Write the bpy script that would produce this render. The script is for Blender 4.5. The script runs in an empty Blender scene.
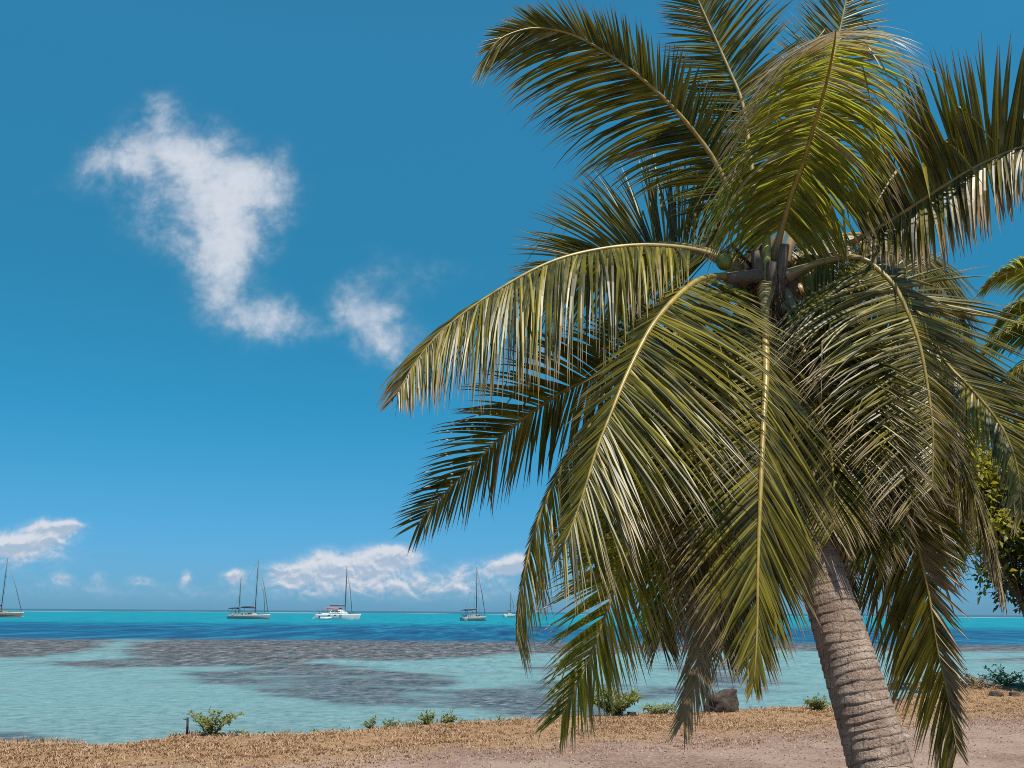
import bpy, math, random
import numpy as np
from mathutils import Vector, Matrix, noise as mnoise

random.seed(7)
R = random.random
def U(a, b): return a + (b - a) * random.random()
def rad(a): return math.radians(a)
def lerp(a, b, t): return a + (b - a) * t
def sstep(a, b, x):
    t = max(0.0, min(1.0, (x - a) / (b - a)))
    return t * t * (3 - 2 * t)

sc = bpy.context.scene
COL = sc.collection
Z = Vector((0, 0, 1))

# ------------------------------------------------------------------ camera
FPX = 950.0
EYE = 1.65
SEA = -0.45
cam_d = bpy.data.cameras.new("camera")
cam = bpy.data.objects.new("camera", cam_d)
COL.objects.link(cam)
cam_d.sensor_width = 36.0
cam_d.lens = 36.0 * FPX / 1024.0
cam_d.clip_start = 0.05
cam_d.clip_end = 200000.0
CM = Matrix.Rotation(math.pi / 2 + math.atan(228.0 / FPX), 3, 'X') @ Matrix.Rotation(0.0068, 3, 'Z')
cam.matrix_world = Matrix.Translation((0, 0, EYE)) @ CM.to_4x4()
sc.camera = cam

def ray(px, py):
    return CM @ Vector((px - 512.0, 384.0 - py, -FPX))
def P(px, py, d):
    """the place d metres out over the land and water, seen in this direction when surveying the photograph"""
    r = ray(px, py)
    return Vector((r.x / r.y * d, d, EYE + r.z / r.y * d))
def G(px, py, z=0.0):
    r = ray(px, py)
    k = (z - EYE) / r.z
    return Vector((r.x * k, r.y * k, z))

# ------------------------------------------------------------------ helpers
def tag(o, label=None, cat=None, group=None, kind=None):
    if label: o["label"] = label
    if cat: o["category"] = cat
    if group: o["group"] = group
    if kind: o["kind"] = kind
    return o

def empty(name, loc, label=None, cat=None, group=None, rz=0.0):
    o = bpy.data.objects.new(name, None)
    COL.objects.link(o)
    o.location = loc
    o.rotation_euler = (0, 0, rz)
    o.empty_display_size = 0.2
    tag(o, label, cat, group)
    return o

class MB:
    """collects vertices and faces (with float attributes per vertex), links them as ONE mesh object"""
    def __init__(s):
        s.v = []; s.f = []; s.a = {}; s.sm = []
    def add(s, vs, fs, smooth=True, **attrs):
        b = len(s.v)
        s.v.extend([tuple(x) for x in vs])
        s.f.extend([tuple(i + b for i in f) for f in fs])
        s.sm.extend([smooth] * len(fs))
        for k in set(s.a) | set(attrs):
            L = s.a.setdefault(k, [])
            L.extend([0.0] * (b - len(L)))
            val = attrs.get(k, 0.0)
            L.extend(val if isinstance(val, (list, tuple)) else [val] * len(vs))
    def tube(s, pts, radii, n=8, caps=True, **attrs):
        pts = [Vector(p) for p in pts]
        vs, fs = [], []
        ref = None
        for i, p in enumerate(pts):
            t = (pts[min(i + 1, len(pts) - 1)] - pts[max(i - 1, 0)])
            t = t.normalized() if t.length > 1e-9 else Vector((0, 0, 1))
            if ref is None:
                ref = t.cross(Vector((0.3, 1, 0.2))).normalized()
            ref = (ref - t * ref.dot(t)).normalized()
            b = t.cross(ref)
            r = radii[i] if isinstance(radii, (list, tuple)) else radii
            for k in range(n):
                a = 2 * math.pi * k / n
                vs.append(p + ref * (math.cos(a) * r) + b * (math.sin(a) * r))
        for i in range(len(pts) - 1):
            for k in range(n):
                k2 = (k + 1) % n
                fs.append((i * n + k, i * n + k2, (i + 1) * n + k2, (i + 1) * n + k))
        if caps:
            fs.append(tuple(reversed(range(n))))
            fs.append(tuple((len(pts) - 1) * n + k for k in range(n)))
        s.add(vs, fs, **attrs)
    def box(s, c, size, bev=0.0):
        cx, cy, cz = c; x, y, z = size[0] / 2, size[1] / 2, size[2] / 2
        vs = [(cx + i * x, cy + j * y, cz + k * z) for k in (-1, 1) for j in (-1, 1) for i in (-1, 1)]
        s.add(vs, [(0, 2, 3, 1), (4, 5, 7, 6), (0, 1, 5, 4), (2, 6, 7, 3), (0, 4, 6, 2), (1, 3, 7, 5)], smooth=False)
    def build(s, name, mat, parent=None, inv=None):
        me = bpy.data.meshes.new(name)
        vs = s.v
        if parent is not None:
            M = parent.matrix_world_cached if hasattr(parent, 'matrix_world_cached') else None
        me.from_pydata(vs, [], s.f)
        me.polygons.foreach_set("use_smooth", s.sm)
        for k, L in s.a.items():
            at = me.attributes.new(k, 'FLOAT', 'POINT')
            at.data.foreach_set("value", L)
        me.materials.append(mat)
        me.update()
        o = bpy.data.objects.new(name, me)
        COL.objects.link(o)
        if parent is not None:
            o.parent = parent
        return o
    def shift(s, off):
        o = Vector(off)
        s.v = [(x - o.x, y - o.y, z - o.z) for x, y, z in s.v]
        return s

def spline(pts, n):
    """Catmull-Rom through pts, n points equally spaced along the length"""
    pts = [Vector(p) for p in pts]
    Q = [pts[0] * 2 - pts[1]] + pts + [pts[-1] * 2 - pts[-2]]
    out = []
    for i in range(1, len(Q) - 2):
        p0, p1, p2, p3 = Q[i - 1], Q[i], Q[i + 1], Q[i + 2]
        for k in range(24):
            t = k / 24
            out.append(0.5 * ((2 * p1) + (p2 - p0) * t + (2 * p0 - 5 * p1 + 4 * p2 - p3) * t * t + (3 * p1 - p0 - 3 * p2 + p3) * t ** 3))
    out.append(pts[-1])
    acc = [0.0]
    for a, b in zip(out, out[1:]): acc.append(acc[-1] + (b - a).length)
    res = []; j = 0
    for i in range(n):
        s = acc[-1] * i / (n - 1)
        while j < len(acc) - 2 and acc[j + 1] < s: j += 1
        f = (s - acc[j]) / max(1e-9, acc[j + 1] - acc[j])
        res.append(out[j].lerp(out[j + 1], min(1, f)))
    return res, acc[-1]

# ------------------------------------------------------------------ node helpers
class NT:
    def __init__(s, tree):
        s.t = tree; s.n = tree.nodes; s.l = tree.links; s.k = 1.0   # k: shared scale of the surface colours
    def new(s, typ, **kw):
        n = s.n.new(typ)
        for k, v in kw.items(): setattr(n, k, v)
        return n
    def set(s, sock, v):
        if isinstance(v, bpy.types.NodeSocket): s.l.new(v, sock)
        else: sock.default_value = v
    def m(s, op, a, b=0.0, c=None, clamp=False):
        n = s.new('ShaderNodeMath', operation=op); n.use_clamp = clamp
        s.set(n.inputs[0], a); s.set(n.inputs[1], b)
        if c is not None: s.set(n.inputs[2], c)
        return n.outputs[0]
    def ss(s, x, a, b, lo=0.0, hi=1.0):
        n = s.new('ShaderNodeMapRange', interpolation_type='SMOOTHSTEP')
        s.set(n.inputs[0], x); n.inputs[1].default_value = a; n.inputs[2].default_value = b
        n.inputs[3].default_value = lo; n.inputs[4].default_value = hi
        return n.outputs[0]
    def mix(s, f, a, b, blend='MIX'):
        n = s.new('ShaderNodeMix', data_type='RGBA', blend_type=blend)
        s.set(n.inputs[0], f)
        for i, v in ((6, a), (7, b)):
            if isinstance(v, (tuple, list)) and len(v) == 3: v = (*(q * s.k for q in v), 1)
            s.set(n.inputs[i], v)
        return n.outputs[2]
    def noise(s, vec, scale, detail=4, rough=0.55, dist=0.0, dim='3D'):
        n = s.new('ShaderNodeTexNoise', noise_dimensions=dim)
        if vec is not None: s.l.new(vec, n.inputs['Vector'])
        n.inputs['Scale'].default_value = scale; n.inputs['Detail'].default_value = detail
        n.inputs['Roughness'].default_value = rough; n.inputs['Distortion'].default_value = dist
        return n.outputs[0]
    def attr(s, name):
        return s.new('ShaderNodeAttribute', attribute_name=name).outputs['Fac']
    def ramp(s, f, stops):
        n = s.new('ShaderNodeValToRGB'); s.set(n.inputs[0], f)
        e = n.color_ramp.elements
        while len(e) < len(stops): e.new(0.5)
        for i, (p, c) in enumerate(stops):
            e[i].position = p; e[i].color = (*(q * s.k for q in c), 1)
        return n.outputs[0]
    def scalev(s, vec, sx, sy, sz):
        n = s.new('ShaderNodeMapping'); s.l.new(vec, n.inputs[0]); n.inputs['Scale'].default_value = (sx, sy, sz)
        return n.outputs[0]
    def bump(s, h, strength, dist=0.02):
        n = s.new('ShaderNodeBump'); n.inputs['Strength'].default_value = strength; n.inputs['Distance'].default_value = dist
        s.l.new(h, n.inputs['Height'])
        return n.outputs[0]

def mat(name):
    m = bpy.data.materials.new(name); m.use_nodes = True
    t = NT(m.node_tree); t.k = 0.79
    b = t.n['Principled BSDF']
    return m, t, b

def simple(name, col, rough=0.5, var=0.25, scale=8.0, metal=0.0, spec=0.5):
    m, t, b = mat(name)
    tc = t.new('ShaderNodeTexCoord').outputs['Object']
    n = t.noise(tc, scale, 5, 0.6)
    dark = tuple(c * (1 - var) for c in col); light = tuple(min(1, c * (1 + var)) for c in col)
    t.l.new(t.ramp(n, [(0.3, dark), (0.7, light)]), b.inputs['Base Color'])
    b.inputs['Roughness'].default_value = rough; b.inputs['Metallic'].default_value = metal
    b.inputs['Specular IOR Level'].default_value = spec
    return m

# ------------------------------------------------------------------ materials
def leaf_material(name, g0, g1, g2, dryc, trans, rough=0.38, transf=0.38):
    m, t, b = mat(name)
    rnd, u, dry = t.attr('rnd'), t.attr('u'), t.attr('dry')
    tc = t.new('ShaderNodeTexCoord').outputs['Object']
    nz = t.noise(tc, 5.0, 3, 0.6)
    green = t.ramp(rnd, [(0.0, g0), (0.55, g1), (1.0, g2)])
    green = t.mix(t.ss(nz, 0.35, 0.75, 0, 0.45), green, g2)
    d = t.m('ADD', dry, t.ss(u, 0.55, 1.0, 0, 0.62))
    d = t.m('ADD', d, t.m('MULTIPLY', t.m('SUBTRACT', nz, 0.5), 0.9))
    df = t.ss(d, 0.38, 0.85)
    colr = t.mix(df, green, dryc)
    t.l.new(colr, b.inputs['Base Color'])
    b.inputs['Roughness'].default_value = rough
    b.inputs['Specular IOR Level'].default_value = 0.45
    tr = t.new('ShaderNodeBsdfTranslucent')
    t.l.new(t.mix(df, trans, tuple(c * 0.8 for c in dryc)), tr.inputs[0])
    mx = t.new('ShaderNodeMixShader'); mx.inputs[0].default_value = transf
    t.l.new(b.outputs[0], mx.inputs[1]); t.l.new(tr.outputs[0], mx.inputs[2])
    t.l.new(mx.outputs[0], t.n['Material Output'].inputs[0])
    return m

M = {}
M['frond'] = leaf_material('palm_leaf', (0.009, 0.014, 0.002), (0.062, 0.066, 0.005), (0.33, 0.265, 0.018), (0.43, 0.31, 0.165), (0.44, 0.38, 0.03), 0.43, 0.20)
M['frond_young'] = leaf_material('sunlit_palm_leaf', (0.05, 0.055, 0.006), (0.13, 0.125, 0.010), (0.34, 0.28, 0.03), (0.62, 0.48, 0.30), (0.66, 0.64, 0.06), 0.40, 0.48)  # palm leaf again, with sun shining through put into a yellower, more translucent colour
M['shrub'] = leaf_material('shrub_leaf', (0.13, 0.15, 0.025), (0.27, 0.28, 0.05), (0.42, 0.40, 0.09), (0.42, 0.30, 0.14), (0.34, 0.38, 0.05), 0.5, 0.38)
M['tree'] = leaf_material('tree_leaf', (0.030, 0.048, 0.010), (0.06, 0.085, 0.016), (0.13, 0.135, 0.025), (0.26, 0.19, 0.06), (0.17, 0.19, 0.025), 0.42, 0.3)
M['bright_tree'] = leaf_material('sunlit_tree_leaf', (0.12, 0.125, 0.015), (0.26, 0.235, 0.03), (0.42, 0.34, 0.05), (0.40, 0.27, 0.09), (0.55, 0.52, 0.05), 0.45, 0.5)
M['grass'] = leaf_material('dry_grass', (0.26, 0.135, 0.065), (0.50, 0.30, 0.165), (0.72, 0.50, 0.30), (0.66, 0.47, 0.31), (0.5, 0.28, 0.12), 0.75, 0.3)

def rachis_material():
    m, t, b = mat('rachis')
    u, dry = t.attr('u'), t.attr('dry')
    tc = t.new('ShaderNodeTexCoord').outputs['Object']
    nz = t.noise(tc, 14.0, 4, 0.6)
    c = t.mix(t.ss(nz, 0.3, 0.7), (0.24, 0.17, 0.03), (0.45, 0.32, 0.07))
    c = t.mix(t.ss(u, 0.05, 0.3), (0.30, 0.22, 0.09), c)
    c = t.mix(t.ss(dry, 0.2, 0.8), c, (0.25, 0.165, 0.10))
    t.l.new(c, b.inputs['Base Color'])
    b.inputs['Roughness'].default_value = 0.4
    return m
M['rachis'] = rachis_material()

def trunk_material():
    m, t, b = mat('palm_bark')
    ring, u = t.attr('ring'), t.attr('u')
    tc = t.new('ShaderNodeTexCoord').outputs['Object']
    n1 = t.noise(tc, 6.0, 6, 0.65)
    n2 = t.noise(t.scalev(tc, 60, 60, 7), 1.0, 5, 0.7)      # upright cracks
    c = t.ramp(n1, [(0.25, (0.22, 0.138, 0.095)), (0.5, (0.41, 0.282, 0.208)), (0.75, (0.66, 0.49, 0.38))])
    n4 = t.noise(tc, 2.6, 5, 0.7)
    c = t.mix(t.ss(n4, 0.55, 0.68, 0, 0.6), c, (0.54, 0.455, 0.375))
    c = t.mix(t.ss(n4, 0.44, 0.32, 0, 0.55), c, (0.24, 0.17, 0.135))
    c = t.mix(t.ss(n2, 0.54, 0.66, 0, 0.8), c, (0.07, 0.052, 0.04))
    c = t.mix(t.ss(ring, 0.35, 0.95, 0, 0.72), c, (0.060, 0.043, 0.034))   # leaf scars
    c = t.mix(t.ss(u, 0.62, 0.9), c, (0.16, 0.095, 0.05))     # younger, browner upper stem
    t.l.new(c, b.inputs['Base Color'])
    b.inputs['Roughness'].default_value = 0.85
    h = t.m('ADD', t.m('MULTIPLY', n2, -0.8), t.noise(tc, 45.0, 4, 0.7))
    t.l.new(t.bump(h, 1.0, 0.02), b.inputs['Normal'])
    return m
M['trunk'] = trunk_material()
M['wood'] = simple('branch_bark', (0.16, 0.115, 0.08), 0.85, 0.4, 12)
M['drywood'] = simple('dry_twig', (0.34, 0.23, 0.15), 0.85, 0.4, 12)
M['stem'] = simple('green_stem', (0.14, 0.13, 0.05), 0.6, 0.3, 20)
M['fibre'] = simple('palm_fibre', (0.13, 0.08, 0.045), 0.9, 0.5, 40)
M['coconut'] = simple('green_coconut_skin', (0.16, 0.19, 0.03), 0.35, 0.25, 12)
M['spathe'] = simple('tan_spathe', (0.36, 0.25, 0.13), 0.6, 0.3, 15)
M['spear'] = simple('young_leaf_stalk', (0.36, 0.34, 0.08), 0.4, 0.2, 15)
M['stub'] = simple('grey_leaf_stub', (0.17, 0.125, 0.095), 0.85, 0.3, 20)
M['stake'] = simple('dark_stake', (0.05, 0.04, 0.035), 0.8, 0.3, 20)
M['hull'] = simple('white_gelcoat', (0.72, 0.72, 0.70), 0.3, 0.05, 1)
M['hull_grey'] = simple('weathered_gelcoat', (0.46, 0.45, 0.43), 0.4, 0.12, 2)
M['hull_cream'] = simple('cream_gelcoat', (0.34, 0.27, 0.21), 0.35, 0.06, 1)
M['mast'] = simple('mast_alloy', (0.10, 0.09, 0.085), 0.45, 0.15, 2)
M['canvas_dark'] = simple('navy_canvas', (0.02, 0.035, 0.06), 0.8, 0.2, 3)
M['canvas_red'] = simple('red_canvas', (0.52, 0.13, 0.10), 0.8, 0.15, 3)
M['glass_dark'] = simple('dark_window', (0.03, 0.035, 0.04), 0.1, 0.1, 3)
M['stripe'] = simple('hull_stripe', (0.10, 0.07, 0.06), 0.4, 0.1, 3)
M['sail'] = simple('furled_sail', (0.22, 0.22, 0.23), 0.8, 0.1, 3)

# ------------------------------------------------------------------ world: sky and clouds
SUN_EL, SUN_AZ = 66.0, 148.0       # azimuth from +Y towards +X
sdir = Vector((math.sin(rad(SUN_AZ)) * math.cos(rad(SUN_EL)), math.cos(rad(SUN_AZ)) * math.cos(rad(SUN_EL)), math.sin(rad(SUN_EL))))
def build_world():
    w = bpy.data.worlds.new("World"); sc.world = w; w.use_nodes = True
    t = NT(w.node_tree)
    bg = t.n['Background']
    sky = t.new('ShaderNodeTexSky', sky_type='NISHITA')
    sky.sun_disc = False
    sky.sun_elevation = rad(SUN_EL); sky.sun_rotation = rad(SUN_AZ)
    sky.air_density = 1.0; sky.dust_density = 0.25; sky.ozone_density = 2.2; sky.altitude = 0
    # sky tint: the deep tropical teal of the photograph
    tc = t.new('ShaderNodeTexCoord').outputs['Generated']
    sx = t.new('ShaderNodeSeparateXYZ'); t.l.new(tc, sx.inputs[0])
    q = 1 / 1.25
    tint = t.ramp(sx.outputs[2], [(0.0, (.175 * q, .44 * q, .90 * q)), (0.05, (.185 * q, .50 * q, .88 * q)), (0.117, (.165 * q, .59 * q, .83 * q)), (0.2, (.125 * q, .67 * q, .83 * q)),
                                  (0.31, (.15 * q, .76 * q, .84 * q)), (0.53, (.25 * q, 1.06 * q, 1.12 * q)), (0.9, (.42 * q, 1.1 * q, 1.1 * q))])
    c = t.mix(1.0, sky.outputs[0], tint, 'MULTIPLY')
    yy = t.m('MAXIMUM', sx.outputs[1], 0.02)
    u = t.m('DIVIDE', sx.outputs[0], yy); v = t.m('DIVIDE', sx.outputs[2], yy)
    cb = t.new('ShaderNodeCombineXYZ'); t.l.new(u, cb.inputs[0]); t.l.new(v, cb.inputs[1])
    uv = cb.outputs[0]
    # warp
    nw = t.new('ShaderNodeTexNoise'); t.l.new(uv, nw.inputs['Vector']); nw.inputs['Scale'].default_value = 14; nw.inputs['Detail'].default_value = 6; nw.inputs['Roughness'].default_value = 0.6
    sw = t.new('ShaderNodeSeparateXYZ'); t.l.new(nw.outputs['Color'], sw.inputs[0])
    def layer(blobs, warp):
        uw = t.m('ADD', u, t.m('MULTIPLY', t.m('SUBTRACT', sw.outputs[0], 0.5), warp))
        vw = t.m('ADD', v, t.m('MULTIPLY', t.m('SUBTRACT', sw.outputs[1], 0.5), warp))
        tot = None
        for (px, py, rx, ry, amp) in blobs:
            r = ray(px, py); u0, v0 = r.x / r.y, r.z / r.y
            a = t.m('DIVIDE', t.m('SUBTRACT', uw, u0), rx / FPX)
            b = t.m('DIVIDE', t.m('SUBTRACT', vw, v0), ry / FPX)
            d2 = t.m('ADD', t.m('MULTIPLY', a, a), t.m('MULTIPLY', b, b))
            g = t.m('MULTIPLY', t.m('EXPONENT', t.m('MULTIPLY', d2, -1.0)), amp)
            tot = g if tot is None else t.m('ADD', tot, g)
        return tot
    high = layer([(157, 108, 18, 24, .6), (165, 148, 60, 40, .9), (112, 165, 40, 24, .75), (205, 178, 54, 42, .8), (262, 170, 38, 28, .5),
                  (228, 208, 56, 50, .9), (280, 205, 30, 34, .45), (222, 252, 42, 42, .8), (222, 287, 36, 34, .62), (268, 320, 44, 22, .8), (225, 318, 28, 16, .3),
                  (368, 316, 36, 36, .95), (388, 345, 26, 18, .7), (345, 298, 24, 20, .35), (440, 274, 38, 18, .45), (385, 258, 34, 24, .2), (505, 362, 80, 26, .62),
                  (160, 240, 50, 26, .25), (60, 188, 56, 16, .18), (130, 215, 34, 30, .28), (255, 360, 60, 20, .12), (318, 308, 16, 18, -.16), (300, 325, 40, 14, .3), (440, 345, 50, 26, .22), (190, 235, 18, 16, -.15), (300, 235, 22, 26, -.15)], 0.050)
    nf = t.noise(uv, 20.0, 12, 0.60, 0.25)
    nf2 = t.noise(uv, 70.0, 10, 0.62, 0.3)
    dens = t.m('ADD', high, t.m('MULTIPLY', t.m('SUBTRACT', nf, 0.5), t.ss(high, 0.02, 0.5, 0.15, 1.5)))
    dens = t.m('ADD', dens, t.m('MULTIPLY', t.m('SUBTRACT', nf2, 0.5), t.ss(high, 0.02, 0.5, 0.1, 0.75)))
    ah = t.m('MULTIPLY', t.ss(dens, 0.05, 1.75), 1.0)
    us = t.new('ShaderNodeVectorMath', operation='ADD'); t.l.new(uv, us.inputs[0]); us.inputs[1].default_value = (0.006, 0.012, 0)
    us2 = t.new('ShaderNodeVectorMath', operation='ADD'); t.l.new(uv, us2.inputs[0]); us2.inputs[1].default_value = (0.0015, 0.004, 0)
    eh = t.m('SUBTRACT', nf, t.noise(us.outputs[0], 20.0, 12, 0.60, 0.25))
    LOW = [(300, 592, 150, 9, .16), (90, 590, 130, 10, .16), (520, 592, 120, 9, .16), (22, 544, 34, 9, .9), (52, 531, 26, 9, .95), (70, 527, 12, 6, .6), (5, 548, 20, 10, .5), (290, 572, 26, 8, .8), (322, 562, 22, 11, 1.), (338, 568, 18, 9, .5), (385, 557, 32, 10, 1.), (398, 553, 16, 9, .5), (370, 568, 24, 10, .6),
                 (508, 566, 20, 8, 1.), (520, 561, 14, 8, .7), (233, 577, 11, 7, .75), (62, 579, 12, 6, .42), (100, 578, 8, 7, .3), (140, 581, 12, 5, .4), (187, 576, 6, 7, .5), (462, 572, 7, 9, .35),
                 (430, 583, 60, 13, .34), (365, 580, 60, 14, .42), (300, 582, 44, 9, .28), (30, 558, 45, 14, .36), (480, 575, 30, 12, .2)]
    low = layer(LOW, 0.016)
    lowu = layer([(x, y - 4.5, rx, ry, a) for x, y, rx, ry, a in LOW], 0.016)
    nl = t.noise(t.scalev(uv, 1, 1.5, 1), 44.0, 10, 0.60, 0.4)
    nl2 = t.noise(uv, 190.0, 6, 0.65, .4)
    dl = t.m('ADD', low, t.m('MULTIPLY', t.m('SUBTRACT', nl, 0.5), t.ss(low, 0.02, 0.5, 0.2, 1.35)))
    dl = t.m('ADD', dl, t.m('MULTIPLY', t.m('SUBTRACT', nl2, 0.5), t.ss(low, 0.02, 0.5, 0.1, 0.45)))
    al = t.m('MULTIPLY', t.m('ADD', t.ss(dl, 0.02, 0.5, 0, 0.32), t.ss(dl, 0.28, 0.78, 0, 0.64)), 1.0)
    el_ = t.m('SUBTRACT', nl, t.noise(t.scalev(us2.outputs[0], 1, 1.5, 1), 44.0, 10, 0.60, 0.4))
    front = t.ss(sx.outputs[1], 0.1, 0.3)
    KK = 5.0
    hc = t.mix(t.ss(t.m('ADD', dens, t.m('MULTIPLY', eh, 2.2)), 0.1, 1.35), tuple(KK * q for q in (0.50, 0.64, 0.80)), tuple(KK * q for q in (0.88, 0.94, 1.04)))
    lc = t.mix(t.ss(t.m('ADD', t.m('MULTIPLY', t.m('SUBTRACT', lowu, low), 1.1), t.m('MULTIPLY', el_, 2.2)), -0.35, 0.30), tuple(KK * q for q in (0.52, 0.67, 0.86)), tuple(KK * q for q in (0.92, 0.96, 1.04)))
    c = t.mix(t.m('MULTIPLY', ah, front), c, hc)
    c = t.mix(t.m('MULTIPLY', al, front), c, lc)
    t.l.new(c, bg.inputs[0])
    bg.inputs[1].default_value = 0.1185
build_world()

sun_d = bpy.data.lights.new("sun", 'SUN'); sun_d.energy = 5.0; sun_d.angle = rad(0.53); sun_d.color = (1.0, 0.94, 0.84)
sun = bpy.data.objects.new("sun", sun_d); COL.objects.link(sun)
sun.rotation_euler = sdir.to_track_quat('Z', 'Y').to_euler()

sc.view_settings.view_transform = 'Standard'
sc.view_settings.look = 'None'
sc.view_settings.exposure = 0.34
sc.view_settings.gamma = 1.0
sc.cycles.use_denoising = False
sc.cycles.pixel_filter_type = 'BLACKMAN_HARRIS'
sc.cycles.filter_width = 1.0
sc.cycles.max_bounces = 8
sc.cycles.sample_clamp_indirect = 4.0

# ------------------------------------------------------------------ land
SHORE_PX = [(-900, 768), (-500, 760), (-200, 751), (0, 745), (100, 742), (200, 738), (300, 734), (400, 728), (480, 723), (560, 718), (640, 714),
            (750, 711), (830, 708), (890, 702), (940, 692), (980, 686), (1024, 683), (1100, 679), (1250, 673), (1500, 664), (1900, 655)]
SHORE = [G(x, y) for x, y in SHORE_PX]
# grass / gravel boundary in the same survey (distance inland of the grassy verge)
VERGE_PX = [(-900, 800), (-200, 785), (0, 778), (150, 773), (300, 764), (400, 754), (500, 746), (600, 741), (700, 737), (800, 732), (900, 722), (1024, 716), (1250, 705), (1900, 690)]
VERGE = [G(x, y) for x, y in VERGE_PX]
def ypoly(poly, x):
    if x <= poly[0].x: return poly[0].y
    for a, b in zip(poly, poly[1:]):
        if x <= b.x: return lerp(a.y, b.y, (x - a.x) / (b.x - a.x))
    return poly[-1].y
def hgt(x, y):
    """height of the land: flat verge, then a low bank into the water"""
    e = ypoly(SHORE, x) + 0.35 * mnoise.noise(Vector((x * 0.9, 3.1, 0)))
    d = e - y
    base = 0.035 * mnoise.noise(Vector((x * 0.5, y * 0.5, 0))) + 0.02 * mnoise.noise(Vector((x * 2.1, y * 2.1, 4)))
    lip = 0.07 * math.exp(-((d - 0.8) / 1.0) ** 2)
    if d > 0.15: return base + lip * sstep(0.0, 0.8, d)
    k = sstep(0.15, -1.0, d)
    return lerp(base, -0.9, k)

def ground_material():
    m, t, b = mat('ground')
    ver = t.attr('verge')
    geo = t.new('ShaderNodeNewGeometry').outputs['Position']
    n1 = t.noise(geo, 1.2, 6, 0.65)
    n2 = t.noise(geo, 9.0, 6, 0.7)
    n3 = t.noise(geo, 40.0, 4, 0.7)
    gravel = t.ramp(n2, [(0.25, (0.20, 0.122, 0.090)), (0.5, (0.375, 0.242, 0.182)), (0.75, (0.54, 0.37, 0.29))])
    vor = t.new('ShaderNodeTexVoronoi'); t.l.new(geo, vor.inputs['Vector']); vor.inputs['Scale'].default_value = 22.0
    gravel = t.mix(t.ss(vor.outputs['Distance'], 0.3, 0.65, 0, 0.5), gravel, (0.17, 0.10, 0.075))
    grass = t.ramp(n2, [(0.25, (0.22, 0.12, 0.06)), (0.5, (0.38, 0.225, 0.12)), (0.75, (0.54, 0.36, 0.21))])
    n5 = t.noise(geo, 0.35, 5, 0.65)
    gravel = t.mix(t.ss(n5, 0.42, 0.62, 0, 0.5), gravel, (0.56, 0.41, 0.32))
    vv = t.m('ADD', ver, t.m('MULTIPLY', t.m('SUBTRACT', n1, 0.5), 1.5))
    vv = t.m('ADD', vv, t.m('MULTIPLY', t.m('SUBTRACT', n2, 0.5), 0.6))
    c = t.mix(t.ss(vv, 0.3, 0.75), gravel, grass)
    t.l.new(c, b.inputs['Base Color'])
    b.inputs['Roughness'].default_value = 0.95
    b.inputs['Specular IOR Level'].default_value = 0.15
    h = t.m('ADD', n2, t.m('MULTIPLY', n3, 0.5))
    t.l.new(t.bump(h, 0.9, 0.05), b.inputs['Normal'])
    return m
def build_ground():
    mb = MB()
    xs = [-400, -150, -80, -50] + list(np.arange(-35, -14, 1.0)) + list(np.arange(-14, 30, 0.22)) + list(np.arange(30, 60, 1.0)) + [80, 150, 400]
    # v runs inland: rows are offsets from the shore line
    offs = [-3.0, -1.5, -1.0, -0.7, -0.45, -0.25, -0.1, 0.02, 0.15] + list(np.arange(0.3, 10.0, 0.2)) + list(np.arange(10, 20, 0.7)) + [24, 30, 45, 80, 150, 400]
    vs, ver = [], []
    for o in offs:
        for x in xs:
            e = ypoly(SHORE, x)
            y = e - o
            vs.append((x, y, hgt(x, y)))
            vb = ypoly(VERGE, x)
            wv = max(0.5, (e - vb))
            ver.append(max(-1.0, min(1.5, 0.5 + (y - vb) / (wv * 0.6))))
    n = len(xs); fs = []
    for j in range(len(offs) - 1):
        for i in range(n - 1):
            fs.append((j * n + i, (j + 1) * n + i, (j + 1) * n + i + 1, j * n + i + 1))
    mb.add(vs, fs, True, verge=ver)
    o = mb.build('ground', ground_material())
    tag(o, kind='structure')
build_ground()

# ------------------------------------------------------------------ sea
def inpoly(x, y, poly):
    c = False; j = len(poly) - 1
    for i in range(len(poly)):
        xi, yi = poly[i]; xj, yj = poly[j]
        if (yi > y) != (yj > y) and x < (xj - xi) * (y - yi) / (yj - yi) + xi: c = not c
        j = i
    return c
REEF = [  # (value, outline) of the coral flats seen through the shallow water
    (1.0, [(-900, 634), (115, 636), (112, 641), (100, 648), (82, 652), (50, 656), (10, 658), (-300, 662), (-900, 668)]),
    (1.0, [(120, 650), (140, 641), (190, 637), (420, 637), (650, 637), (900, 640), (1500, 643), (1900, 646), (1900, 652), (1000, 652), (700, 650), (600, 655), (520, 653), (470, 657), (400, 661), (330, 659), (270, 664), (180, 660), (125, 656)]),
    (0.95, [(38, 663), (80, 660), (190, 658), (260, 662), (230, 666), (150, 668), (80, 669)]),
    (0.80, [(175, 672), (230, 668), (280, 661), (340, 664), (400, 671), (450, 673), (470, 681), (440, 689), (520, 694), (620, 706), (640, 716), (520, 716), (440, 708), (380, 708), (300, 701), (240, 690), (190, 680)]),
    (0.8, [(-60, 736), (20, 731), (50, 733), (44, 740), (-60, 744)]),
    (0.7, [(-80, 690), (10, 689), (8, 693), (-80, 695)]),
    (0.6, [(500, 668), (560, 664), (620, 668), (560, 673)]),
    (0.65, [(640, 668), (720, 662), (790, 668), (700, 674)]),
    (0.6, [(640, 690), (700, 684), (800, 690), (720, 697)]),
    (0.7, [(960, 660), (1060, 655), (1300, 660), (1100, 668)]),
    (0.62, [(470, 690), (540, 680), (640, 684), (700, 694), (600, 706), (500, 704)]),
    (0.55, [(660, 676), (740, 672), (840, 680), (760, 690)]),
]
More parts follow.
